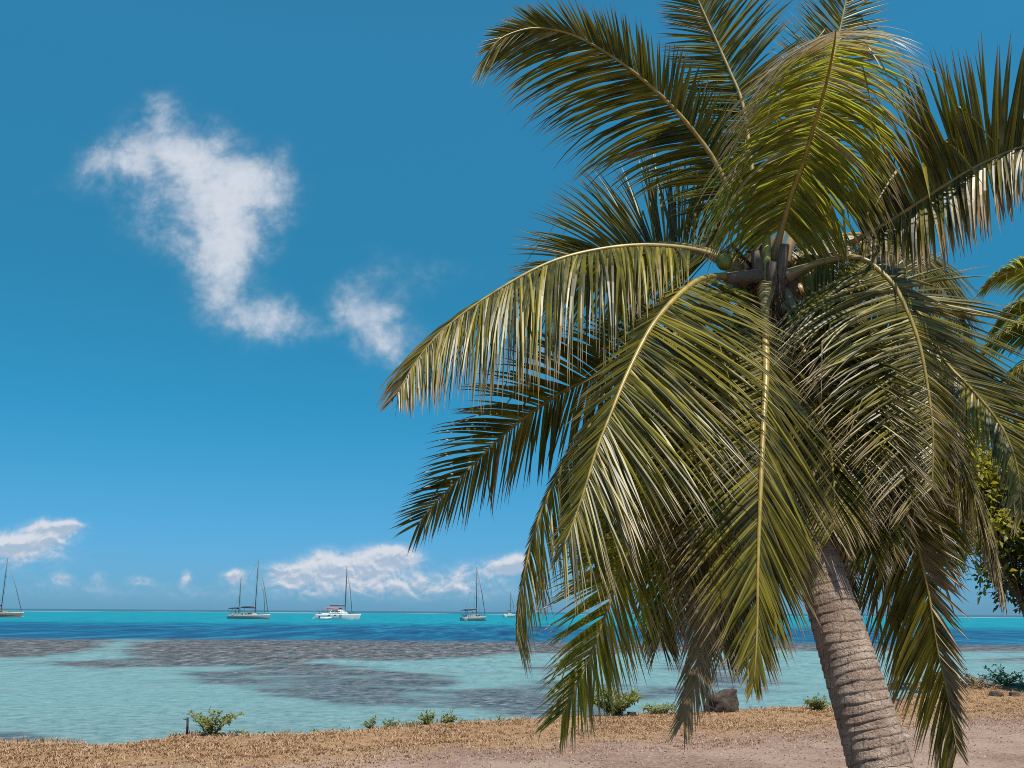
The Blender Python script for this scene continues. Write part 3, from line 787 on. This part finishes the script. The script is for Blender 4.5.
shrub('shrub', at_shore(209, 741), .84, .46, 11, 'leafy green shrub with long arching sprays beside the dark stake on the shore', lf=.044, dens=26, seed=41, lean=(.14, 0), lw=.5)
shrub('shrub', at_shore(370, 732), .24, .22, 7, 'small upright green seedling bush standing apart from the two touching clumps', lf=.042, dens=9, seed=42)
shrub('shrub', at_shore(389, 731), .20, .15, 6, 'sparse low weed just beside the small upright seedling bush', lf=.04, dens=7, seed=43)
shrub('shrub', at_shore(428, 729), .28, .26, 9, 'bushy yellow-green clump, taller of two touching clumps on the grass edge', lf=.046, dens=11, seed=44, lean=(-.2, 0))
shrub('shrub', at_shore(447, 728), .30, .22, 9, 'bushy yellow-green clump, lower and wider of two touching clumps on the grass edge', lf=.046, dens=11, seed=45, lean=(.2, 0))
shrub('shrub', at_shore(614, 721), 1.0, .58, 20, 'broad leafy green bush at the water edge under the palm fronds', lf=.056, dens=34, seed=46, lw=.5)
shrub('shrub', at_shore(660, 718), .62, .25, 16, 'low yellowing bush with dry leaves between the broad bush and the brown boulder', lf=.055, dens=10, dry=.3, seed=47)
shrub('shrub', at_shore(818, 715), .50, .24, 14, 'low green ground shrub on the shore behind the palm trunk', lf=.055, dens=11, seed=48)
shrub('shrub', at_shore(1004, 689), 1.1, .5, 15, 'dense green shrub at the shore beside the pile of dry brush', lf=.075, dens=13, dry=.3, seed=49)
shrub('shrub', at_shore(1062, 690), 1.2, .6, 24, 'outer dense green shrub past the pile of dry brush', lf=.085, dens=14, seed=50)
for i, (x, y, hh) in enumerate([(262, 738, .10), (285, 737, .14), (298, 736, .08), (345, 734, .10), (408, 731, .11), (172, 741, .08), (478, 726, .08), (500, 724, .1), (232, 739, .10), (315, 736, .1), (330, 735, .07), (398, 731, .08), (416, 730, .09), (462, 727, .09), (520, 723, .07), (545, 721, .1), (120, 743, .06), (243, 739, .12)]):
    shrub('weed', at_shore(x, y), .16, hh, 4, 'tiny green weed sprout poking out of the dry grass along the shore', 'weed', lf=.032, dens=5, seed=60 + i, group='weed sprouts along the shore')
# thicker green creepers on the land side of the broad bush are part of the shrubs above

def stake():
    p = at_shore(186, 742)
    root = empty('stake', p, 'thin dark stake standing in the grass beside the arching shrub', 'stake')
    mb = MB(); mb.tube([(0, 0, -.1), (.004, 0, .1), (-.004, 0, .225), (-.003, 0, .235)], [.016, .015, .014, .008], 8); mb.build('post', M['stake'], root)
    mb = MB(); mb.tube([(-.004, 0, .20), (-.05, .005, .215), (-.062, .008, .21)], [.007, .006, .004], 6); mb.build('twig', M['stake'], root)
stake()

def rock_mesh(mb, sx, sy, sz, seed, craggy=.35, n=28, off=(0, 0, 0)):
    vs, fs = [], []
    m_ = n // 2
    for i in range(m_ + 1):
        th = math.pi * i / m_
        for k in range(n):
            a = 2 * math.pi * k / n
            d = Vector((math.sin(th) * math.cos(a), math.sin(th) * math.sin(a), math.cos(th)))
            # flattened facets
            f = 1 + craggy * mnoise.noise(d * 1.3 + Vector((seed, 0, 0))) + craggy * .45 * mnoise.noise(d * 3.5 + Vector((0, seed, 0))) + craggy * .22 * mnoise.noise(d * 8 + Vector((0, 0, seed)))
            c = max(abs(d.x), abs(d.y), abs(d.z)) ** .55
            vs.append((off[0] + d.x / c * sx * f, off[1] + d.y / c * sy * f, off[2] + d.z / c * sz * f))
    for i in range(m_):
        for k in range(n): fs.append((i * n + k, (i + 1) * n + k, (i + 1) * n + (k + 1) % n, i * n + (k + 1) % n))
    mb.add(vs, fs, True)
def rock_mat(name, dark, mid, light):
    m, t, b = mat(name)
    tc = t.new('ShaderNodeTexCoord').outputs['Object']
    n = t.noise(tc, 7, 7, .65)
    t.l.new(t.ramp(n, [(.25, dark), (.5, mid), (.78, light)]), b.inputs['Base Color'])
    b.inputs['Roughness'].default_value = .9
    t.l.new(t.bump(t.noise(tc, 26, 6, .7), .9, .03), b.inputs['Normal'])
    return m
M['rock'] = rock_mat('brown_rock', (.02, .013, .010), (.07, .045, .034), (.20, .135, .105))
M['coral'] = rock_mat('pale_coral_stone', (.20, .16, .13), (.38, .32, .27), (.6, .54, .48))
def boulder():
    p = at_shore(722, 716); p.z -= .02
    mb = MB(); rock_mesh(mb, .27, .2, .155, 5.3, .34, 44, (0, .03, .13))
    mb.v = [(x, y, z + max(0, (x + .12)) * .30 * max(0, min(1, z * 5))) for x, y, z in mb.v]
    o = mb.build('boulder', M['rock']); o.location = p
    tag(o, 'craggy dark brown boulder at the water edge beside the hanging brown frond', 'rock')
boulder()
for i, (x, y, s_, lab, m_) in enumerate([(996, 697, .10, 'small dark stone lying on the dry grass in front of the brush pile', 'rock'), (1015, 696, .085, 'small dark stone nearest the dense green shrub on the dry grass', 'rock'),
                                   (632, 721, .055, 'pale coral stone at the foot of the broad green bush', 'coral'), (664, 717, .05, 'pale coral stone under the low yellowing bush', 'coral'), (648, 715, .045, 'smallest pale coral stone between the two bushes', 'coral'),
                                   (905, 738, .05, 'pale stone on the gravel near the tip of the dark hanging frond', 'coral')]):
    p = at_shore(x, y); p.z += s_ * .3
    mb = MB(); rock_mesh(mb, s_ * 1.3, s_, s_ * .7, 11.3 * i + 2, .4, 20)
    o = mb.build('stone', M[m_]); o.location = p; tag(o, lab, 'stone')

def brush_pile():
    random.seed(71)
    p = at_shore(952, 691)
    root = empty('brush_pile', p, 'tangled pile of dry grey-brown branches on the shore behind the dark hanging frond', 'brush pile')
    tw, lv = MB(), MB()
    for i in range(150):
        x = U(-1.0, 1.0); y = U(-.4, .4); h = .55 * (1 - abs(x) ** 2 * .7)
        a = U(0, 6.28); d = Vector((math.cos(a), math.sin(a) * .6, U(-.2, .9))).normalized()
        l = U(.2, .6); q = Vector((x * .85, y, R() * h * .6))
        pts = [q - d * l * .5, q + Vector((U(-.06, .06), U(-.06, .06), U(-.02, .08))), q + d * l * .5]
        tw.tube(pts, [.012, .009, .003], 5, False)
        for _ in range(4): leaf(lv, pts[1].lerp(pts[2], R()), rdir(.1), rdir(.5), U(.05, .11), U(.025, .045), U(.6, 1.1))
    tw.build('branches', M['drywood'], root); lv.build('dead_leaves', M['shrub'], root)
brush_pile()

def tree(name, base, crown_c, rad3, label, nclump, per, lf, seed, dry, mname='tree', trunk_r=.13):
    random.seed(seed)
    root = empty(name, base, label, 'tree')
    C0 = Vector(crown_c) - Vector(base)
    mb = MB()
    sp, _ = spline([(0, 0, -.1), (C0.x * .2, C0.y * .2, C0.z * .3), (C0.x * .7, C0.y * .7, C0.z * .7), C0], 16)
    mb.tube(sp, [lerp(trunk_r, trunk_r * .35, i / 15) for i in range(16)], 10)
    cl = []
    for i in range(nclump):
        d = rdir(.12); r = R() ** .4
        c = C0 + Vector((d.x * rad3[0] * r, d.y * rad3[1] * r, d.z * rad3[2] * r))
        c += Vector((mnoise.noise(c * 1.3), mnoise.noise(c * 1.3 + Vector((5, 0, 0))), mnoise.noise(c * 1.3 + Vector((0, 7, 0))))) * .35
        cl.append(c)
    tr = mb.build('trunk', M['wood'], root)
    lb = MB()
    for c in cl[::2]:
        j = random.randint(6, 15); q = sp[j]; mid = q.lerp(c, .5) + Vector((0, 0, U(-.15, .1)))
        lb.tube([q, mid, c], [trunk_r * .28, trunk_r * .16, .008], 5, False)
    lb.build('limbs', M['wood'], tr)
    lv = MB()
    for c in cl:
        s_ = U(.16, .34)
        for _ in range(per):
            o = Vector((random.gauss(0, s_), random.gauss(0, s_), random.gauss(0, s_ * .6)))
            leaf(lv, c + o, o + rdir(.1) * .3, Z + rdir() * .8, lf * U(.7, 1.25), lf * .5, dry + U(-.15, .3), .25)
    lv.build('crown', M[mname], root)
    return root
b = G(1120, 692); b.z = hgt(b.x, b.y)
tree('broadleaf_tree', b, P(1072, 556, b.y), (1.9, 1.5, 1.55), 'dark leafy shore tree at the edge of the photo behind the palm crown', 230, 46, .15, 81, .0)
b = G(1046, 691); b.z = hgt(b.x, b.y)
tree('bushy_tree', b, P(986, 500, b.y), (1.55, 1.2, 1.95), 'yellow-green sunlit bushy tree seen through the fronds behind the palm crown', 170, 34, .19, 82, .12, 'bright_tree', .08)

# ------------------------------------------------------------------ the second palm, standing further along the shore
def far_palm():
    random.seed(90)
    DD = 26.0
    c = P(1128, 335, DD)
    base = Vector((c.x + .7, DD + .3, 0)); base.z = hgt(base.x, base.y) - .05
    root = empty('coconut_palm', base, 'second coconut palm farther along the shore, only frond tips entering the photo', 'palm tree')
    mb = MB(); trunk_mesh(mb, [base, base.lerp(c, .4) + Vector((.2, 0, 0)), base.lerp(c, .75) + Vector((.15, 0, 0)), c], [.24, .19, .16, .14, .13, .14], .09)
    mb.shift(base).build('trunk', M['trunk'], root)
    L3 = [([(1126, 330, 0), (1095, 298, -.2), (1060, 275, -.5), (1030, 268, -.8), (1004, 274, -1.), (984, 288, -1.1)], (-.1, .5, 1), .55),
          ([(1126, 335, 0), (1090, 325, -.1), (1050, 322, -.3), (1015, 331, -.5), (990, 346, -.6), (972, 368, -.7)], (-.2, .4, 1), .5),
          ([(1126, 340, 0), (1090, 345, .3), (1050, 358, .6), (1015, 382, .8), (990, 410, .8), (978, 440, .8)], (-.4, -.5, .8), .8),
          ([(1126, 345, 0), (1095, 360, -.3), (1062, 392, -.6), (1038, 432, -.8), (1022, 478, -.9), (1014, 525, -.9)], (-.5, -.6, .5), .8),
          ([(1126, 338, 0), (1085, 338, -.6), (1045, 350, -1.0), (1012, 376, -1.2), (992, 412, -1.3)], (-.3, .3, 1), .6),
          ([(1126, 342, 0), (1088, 362, .2), (1050, 396, .4), (1018, 442, .5), (1000, 492, .5)], (-.5, -.4, .7), .8),
          ([(1124, 334, 0), (1085, 310, .4), (1045, 302, .7), (1012, 312, .9), (992, 332, 1.0)], (-.1, .3, 1), .6),
          ([(1128, 345, 0), (1110, 380, -.4), (1090, 430, -.7), (1080, 490, -.8)], (-.3, -.8, .4), .7)]
    for i, (p, n, dr) in enumerate(L3):
        frond(root, base, [P(x, y, DD + d) for x, y, d in p], n, L=1.15, n=120, w=.11, vee=8, mt='frond_young', droop=dr, dry=.08, seed=91 + i, dtip=.35)  # frond_young: palm leaf with sun shining through put into its colour
    for i in range(9):
        a = -1.2 + i * .42; e = U(.1, .9)
        o = Vector((math.cos(a), math.sin(a), 0))
        p = [c, c + o * .9 + Z * (.9 * e), c + o * 1.9 + Z * (1.1 * e - .1), c + o * 2.7 + Z * (.7 * e - .7), c + o * 3.1 + Z * (.2 * e - 1.5)]
        frond(root, base, p, o * .2 + Z, L=.68, n=70, w=.048, droop=.8, dry=.08, seed=101 + i)
far_palm()

# ------------------------------------------------------------------ boats
def hull_mesh(mb, L, B, F, draft=.35, sheer=.25, trans=.75, n=22, m_=9, xo=0.0, yo=0.0):
    """a lofted hull, bow towards +x, closed deck"""
    vs, fs = [], []
    for i in range(n + 1):
        t = i / n; x = -L / 2 + L * t
        w = B / 2 * (lerp(trans, 1, sstep(0, .45, t)) if t < .45 else (1 - max(0, (t - .45) / .55) ** 2.2))
        w = max(w, .015)
        top = F * (1 + sheer * ((t - .35) / .65) ** 2 * (1 if t > .35 else .3))
        xr = x + (0.06 * L * (t ** 6))
        for k in range(m_ + 1):
            a = k / m_
            y = w * math.sin(a * math.pi / 2) ** .55 if k else 0
            z = lerp(-draft, top, a ** 1.25)
            xk = lerp(x - .02 * L * (t ** 3), xr, a) - (.05 * L * (1 - a) * (1 if t < .02 else 0))
            vs.append((xk + xo, y + yo, z)); vs.append((xk + xo, -y + yo, z))
    q = (m_ + 1) * 2
    for i in range(n):
        for k in range(m_):
            a, b_ = i * q + k * 2, (i + 1) * q + k * 2
            fs.append((a, b_, b_ + 2, a + 2)); fs.append((a + 1, a + 3, b_ + 3, b_ + 1))
        fs.append((i * q + m_ * 2, (i + 1) * q + m_ * 2, (i + 1) * q + m_ * 2 + 1, i * q + m_ * 2 + 1))
    for k in range(m_): fs.append((k * 2, k * 2 + 2, k * 2 + 3, k * 2 + 1))
    mb.add(vs, fs, True)
def block(mb, x0, x1, w0, w1, z0, z1, rake=.2, xo=0):
    """a cabin top: a raked, tapered block"""
    vs = [(x0, -w0 / 2, z0), (x1, -w1 / 2, z0), (x1, w1 / 2, z0), (x0, w0 / 2, z0), (x0 + rake * .3, -w0 * .43, z1), (x1 - rake, -w1 * .40, z1), (x1 - rake, w1 * .40, z1), (x0 + rake * .3, w0 * .43, z1)]
    mb.add(vs, [(0, 1, 5, 4), (1, 2, 6, 5), (2, 3, 7, 6), (3, 0, 4, 7), (4, 5, 6, 7), (3, 2, 1, 0)], False)
def canopy(root, x0, x1, w, z, m_, name='bimini', hgt_=.9, sag=.12):
    mb = MB(); vs, fs = [], []; n, k_ = 6, 6
    for i in range(n + 1):
        for k in range(k_ + 1):
            x = lerp(x0, x1, i / n); y = lerp(-w / 2, w / 2, k / k_)
            vs.append((x, y, z - sag * 2.2 * (2 * k / k_ - 1) ** 2 - sag * (2 * i / n - 1) ** 2))
    for i in range(n):
        for k in range(k_):
            a = i * (k_ + 1) + k; fs.append((a, a + k_ + 1, a + k_ + 2, a + 1))
    N0 = len(vs); vs2 = [(x, y, zz - .05) for x, y, zz in vs]
    mb.add(vs, fs, True); mb.add(vs2, [f[::-1] for f in fs], True)
    o = mb.build(name, m_, root)
    for x in (x0 + .1, x1 - .1):
        for y in (-w / 2 + .05, w / 2 - .05):
            fr = MB(); fr.tube([(x, y, z - hgt_), (x, y, z - sag * 2)], .03, 5); fr.build('canopy_pole', M['mast'], o)
    return o
def rig(root, x, z0, h, boomL, bow=None, stern=None, hb=1.4, spreaders=True, sailcover='sail', r=.10, sh=1.3):
    mb = MB(); mb.tube([(x, 0, z0), (x, 0, z0 + h * .6), (x - .05, 0, z0 + h)], [r, r, r * .7], 8); ms = mb.build('mast', M['mast'], root)
    if spreaders:
        for f in (.36, .66):
            mb = MB(); mb.tube([(x, -h * .055, z0 + h * f), (x, 0, z0 + h * f + .05), (x, h * .055, z0 + h * f)], .04, 5); mb.build('spreader', M['mast'], ms)
    mb = MB(); mb.tube([(x - .05, 0, z0 + hb), (x - boomL, 0, z0 + hb + .05)], .07, 6); bm_ = mb.build('boom', M['mast'], root)
    mb = MB(); mb.tube([(x - .12, 0, z0 + hb + .22), (x - boomL * .5, 0, z0 + hb + .20), (x - boomL * .95, 0, z0 + hb + .14)], [.20, .17, .09], 8); mb.build('furled_sail', M[sailcover], bm_)
    st = MB()
    for s_ in (-1, 1):
        st.tube([(x - .15, s_ * sh, .9), (x, s_ * h * .055, z0 + h * .36), (x, s_ * h * .045, z0 + h * .66), (x, 0, z0 + h * .98)], .018, 4, False)
    if stern is not None: st.tube([(stern, 0, z0), (x - .05, 0, z0 + h)], .018, 4, False)
    st.build('stays', M['mast'], root)
    for bx, top in (bow or []):
        mb = MB(); mb.tube([(bx, 0, z0 + .1), (lerp(bx, x, .5) + .03 * h, 0, z0 + h * top * .48), (x, 0, z0 + h * top)], [.07, .12, .03], 6); mb.build('furled_headsail', M['sail'], root)
def rails(root, L, B, z):
    mb = MB(); n = 12; tops = []
    for s_ in (-1, 1):
        pts = []
        for i in range(n):
            t = i / (n - 1); x = -L * .48 + L * .94 * t
            y = s_ * B / 2 * (.95 if t < .5 else (1 - ((t - .5) / .5) ** 2.2) * .95)
            mb.tube([(x, y, z), (x, y, z + .62)], .022, 4); pts.append((x, y, z + .62))
        mb.tube(pts, .018, 4, False)
    mb.build('guard_rail', M['mast'], root)
def windows(root, xs, w, z, y, name='cabin_window'):
    for s_ in (-1, 1):
        for x in xs:
            mb = MB(); mb.box((x, s_ * y, z), (w, .04, .2)); mb.build(name, M['glass_dark'], root)
def boat_at(name, px, d, label, heading):
    u = (px - 512) / FPX
    r = ray(px, 620)
    return empty(name, (r.x / r.y * d, d, SEA), label, 'sailboat', 'sailboats anchored in the lagoon', rad(heading))

def monohull(name, px, d, heading, label, L, B, F, mh, hull='hull', stripe=True, cabin=True, bim=None, mx=.06, extra=None):
    root = boat_at(name, px, d, label, heading)
    mb = MB(); hull_mesh(mb, L, B, F); h_ = mb.build('hull', M[hull], root)
    if stripe:
        mb = MB(); hull_mesh(mb, L * 1.004, B * 1.012, .16, draft=.36); mb.build('boot_stripe', M['stripe'], h_)
    mb = MB(); block(mb, -L * .12, L * .22, B * .66, B * .42, F * .98, F + .55, .8); cb_ = mb.build('cabin', M[hull], root)
    windows(cb_, [L * -.05, L * .03, L * .10], L * .06, F + .3, B * .295)
    mb = MB()
    for s_ in (-1, 1):
        mb = MB(); mb.box((-L * .28, s_ * B * .33, F + .17), (L * .26, .12, .34)); mb.build('coaming', M[hull], root)
    mb = MB(); mb.tube([(-L * .36, 0, F), (-L * .36, 0, F + .9)], .05, 6)
    mb.tube([(-L * .36 , math.cos(a) * .4, F + .9 + math.sin(a) * .4) for a in np.linspace(0, 6.28, 14)], .02, 4, False); mb.build('steering_wheel', M['mast'], root)
    rails(root, L, B, F)
    rig(root, L * mx, F + .3, mh, L * .36, bow=[(L * .50, .97)], stern=-L * .48)
    if bim: canopy(root, *bim)
    return root
# ketch with two masts and dark canopies
k = monohull('ketch', 248.5, 248, -8, 'white two-masted ketch with dark cockpit canopies anchored in the lagoon', 10.2, 3.2, .92, 13.6, hull='hull_grey', mx=.155)
rig(k, -2.75, 1.2, 9.3, 2.4, spreaders=False, hb=1.2, r=.08, sailcover='canvas_dark', sh=1.2)
mb = MB(); mb.tube([(4.2, 0, 1.4), (3.6, 0, 6.5), (1.8, 0, 11.0)], [.06, .11, .03], 6); mb.build('furled_staysail', M['sail'], k)
canopy(k, -1.9, 1.3, 2.5, 3.1, M['canvas_dark'], 'dodger', 1.5)
canopy(k, -5.2, -3.0, 2.4, 2.75, M['canvas_dark'], 'bimini', 1.3)
# sloops
s1 = monohull('sloop', 474.5, 236, 52, 'white single-masted sloop anchored nearest to the palm fronds', 8.0, 3.0, .90, 11.6, hull='hull_grey', bim=(-3.9, -1.9, 2.2, 2.7, M['canvas_dark']), mx=.08)
s2 = monohull('sloop', 509.8, 400, 58, 'tiny far sloop, the most distant boat, just beside the hanging frond', 7.5, 2.6, 1.0, 9.2, mx=.08)
s3 = monohull('sloop', -3, 246, 6, 'cream hulled sloop cut off by the edge of the photo', 11.2, 3.4, 1.05, 13.2, hull='hull_cream', mx=.06, bim=(-4.6, -2.6, 2.5, 2.9, M['canvas_dark']))
# catamaran
def catamaran():
    root = boat_at('catamaran', 337.5, 250, 'white catamaran with red cockpit canopy and single mast anchored in the lagoon', -10)
    for s_ in (-1, 1):
        mb = MB(); hull_mesh(mb, 9.8, 1.5, 1.25, yo=s_ * 2.3, trans=.7, sheer=.1)
        h_ = mb.build('hull', M['hull'], root)
        mb = MB()
        for i in range(4): mb.box((-5.35 + i * .3, s_ * 2.3, .25 + i * .25), (.75, .95, .14 + i * .02))
        mb.build('stern_steps', M['hull'], h_)
        for x in (-1.2, .4, 1.9):
            mb = MB(); mb.box((x, s_ * 3.03, 1.05), (.7, .05, .18)); mb.build('hull_window', M['glass_dark'], h_)
    mb = MB(); block(mb, -3.6, 2.6, 4.2, 3.6, .85, 1.5, .2); mb.build('bridge_deck', M['hull'], root)
    mb = MB(); block(mb, -1.6, 2.4, 3.8, 3.0, 1.48, 2.35, 1.3); c_ = mb.build('deckhouse', M['hull'], root)
    windows(c_, [-.8, .1, .9], .75, 1.95, 1.76)
    canopy(root, -3.6, .6, 3.6, 2.95, M['canvas_red'], 'cockpit_canopy', 1.5)
    for y in (-2.0, 2.0):
        mb = MB(); mb.tube([(-4.1, y, 1.3), (-4.3, y, 2.2), (-4.9, y, 2.35)], .05, 5); mb.build('davit', M['mast'], root)
    mb = MB(); mb.tube([(3.6, -2.2, 1.5), (3.6, 0, 1.55), (3.6, 2.2, 1.5)], .09, 6); mb.build('cross_beam', M['mast'], root)
    rig(root, 1.9, 1.9, 11.6, 4.2, bow=[(3.7, .9)], stern=None, r=.11, sh=2.6)
    rails(root, 9.4, 6.0, 1.4)
catamaran()
def dinghy():
    r = ray(325, 620); d = 244
    root = empty('dinghy', (r.x / r.y * d, d, SEA), 'small pale inflatable dinghy tied behind the catamaran', 'dinghy', None, rad(20))
    mb = MB(); mb.tube([(-1.4, -.6, .25), (.6, -.6, .28), (1.3, -.3, .4), (1.55, 0, .45), (1.3, .3, .4), (.6, .6, .28), (-1.4, .6, .25)], .22, 8); mb.build('float_tube', M['hull'], root)
    mb = MB(); mb.box((-.2, 0, .12), (2.6, 1.0, .12)); mb.build('floor_board', M['sail'], root)
    mb = MB(); mb.box((-1.45, 0, .55), (.3, .3, .5)); mb.box((-1.5, 0, .2), (.14, .14, .5)); mb.build('outboard_motor', M['glass_dark'], root)
dinghy()

# ------------------------------------------------------------------ dry grass and gravel
def ground_cover():
    random.seed(5)
    g = MB(); vs, fs, rn, uu, dr = [], [], [], [], []
    n = 0
    while n < 17000:
        x = U(-9.5, 17.0)
        e = ypoly(SHORE, x); vb = ypoly(VERGE, x)
        w = max(.8, e - vb)
        o = -0.15 + (w * 1.25 + .3) * (R() ** 1.15)
        y = e - o
        if abs(x) > y * .62 + .8: continue
        patch = mnoise.noise(Vector((x * .9, y * .9, 2)))
        if patch < -.05 and R() < .75 or (o > w * .8 and R() < .75): continue
        n += 1
        z = hgt(x, y); hh = U(.012, .040) if o > .45 or R() < .86 else U(.03, .085) * (1 + .5 * patch) * (1.35 if o < .35 else 1)
        for b_ in range(5):
            a = U(0, 6.28); ln = U(.8, 2.6) if hh < .045 else U(.2, .9); bx, by = x + U(-.05, .05), y + U(-.05, .05)
            tx, ty = bx + math.cos(a) * hh * ln, by + math.sin(a) * hh * ln
            wx, wy = math.sin(a) * .006, -math.cos(a) * .006
            b0 = len(vs)
            mx_, my_ = lerp(bx, tx, .45), lerp(by, ty, .45)
            vs += [(bx - wx, by - wy, z - .01), (bx + wx, by + wy, z - .01), (mx_ + wx * .8, my_ + wy * .8, z + hh * .65), (mx_ - wx * .8, my_ - wy * .8, z + hh * .65), (tx, ty, z + hh * U(.75, 1.1))]
            fs += [(b0, b0 + 1, b0 + 2, b0 + 3), (b0 + 3, b0 + 2, b0 + 4)]
            r_ = R(); d_ = U(0, .6); rn += [r_] * 5; dr += [d_] * 5; uu += [0, 0, .4, .4, .8]
    g.add(vs, fs, False, rnd=rn, u=uu, dry=dr)
    tag(g.build('grass', M['grass']), kind='stuff')
    random.seed(6)
    s_ = MB(); vs, fs = [], []
    m, t, b = mat('gravel_stone')
    oi = t.new('ShaderNodeNewGeometry')
    t.l.new(t.ramp(oi.outputs['Random Per Island'], [(0, (.07, .042, .032)), (.3, (.25, .155, .115)), (.75, (.44, .29, .22)), (1, (.60, .46, .38))]), b.inputs['Base Color'])
    b.inputs['Roughness'].default_value = .95
    for i in range(22000):
        x = U(-7, 12); vb = ypoly(VERGE, x); e = ypoly(SHORE, x)
        y = vb + .8 - abs(random.gauss(0, 2.2))
        if y < 4: continue
        r_ = .005 + .011 * R() ** 3 + (.02 * R() if R() < .008 else 0)
        z = hgt(x, y) + r_ * .15; b0 = len(vs)
        a = U(0, 6.28)
        for k in range(5):
            aa = a + k * 1.2566; q = r_ * U(.7, 1.25)
            vs.append((x + math.cos(aa) * q, y + math.sin(aa) * q, z - r_ * .3))
        for k in range(5):
            aa = a + .3 + k * 1.2566; q = r_ * U(.4, .75)
            vs.append((x + math.cos(aa) * q, y + math.sin(aa) * q, z + r_ * U(.35, .7)))
        for k in range(5): fs.append((b0 + k, b0 + (k + 1) % 5, b0 + 5 + (k + 1) % 5, b0 + 5 + k))
        fs.append(tuple(b0 + 5 + k for k in range(5)))
    s_.add(vs, fs, False)
    tag(s_.build('gravel', m), kind='stuff')
ground_cover()
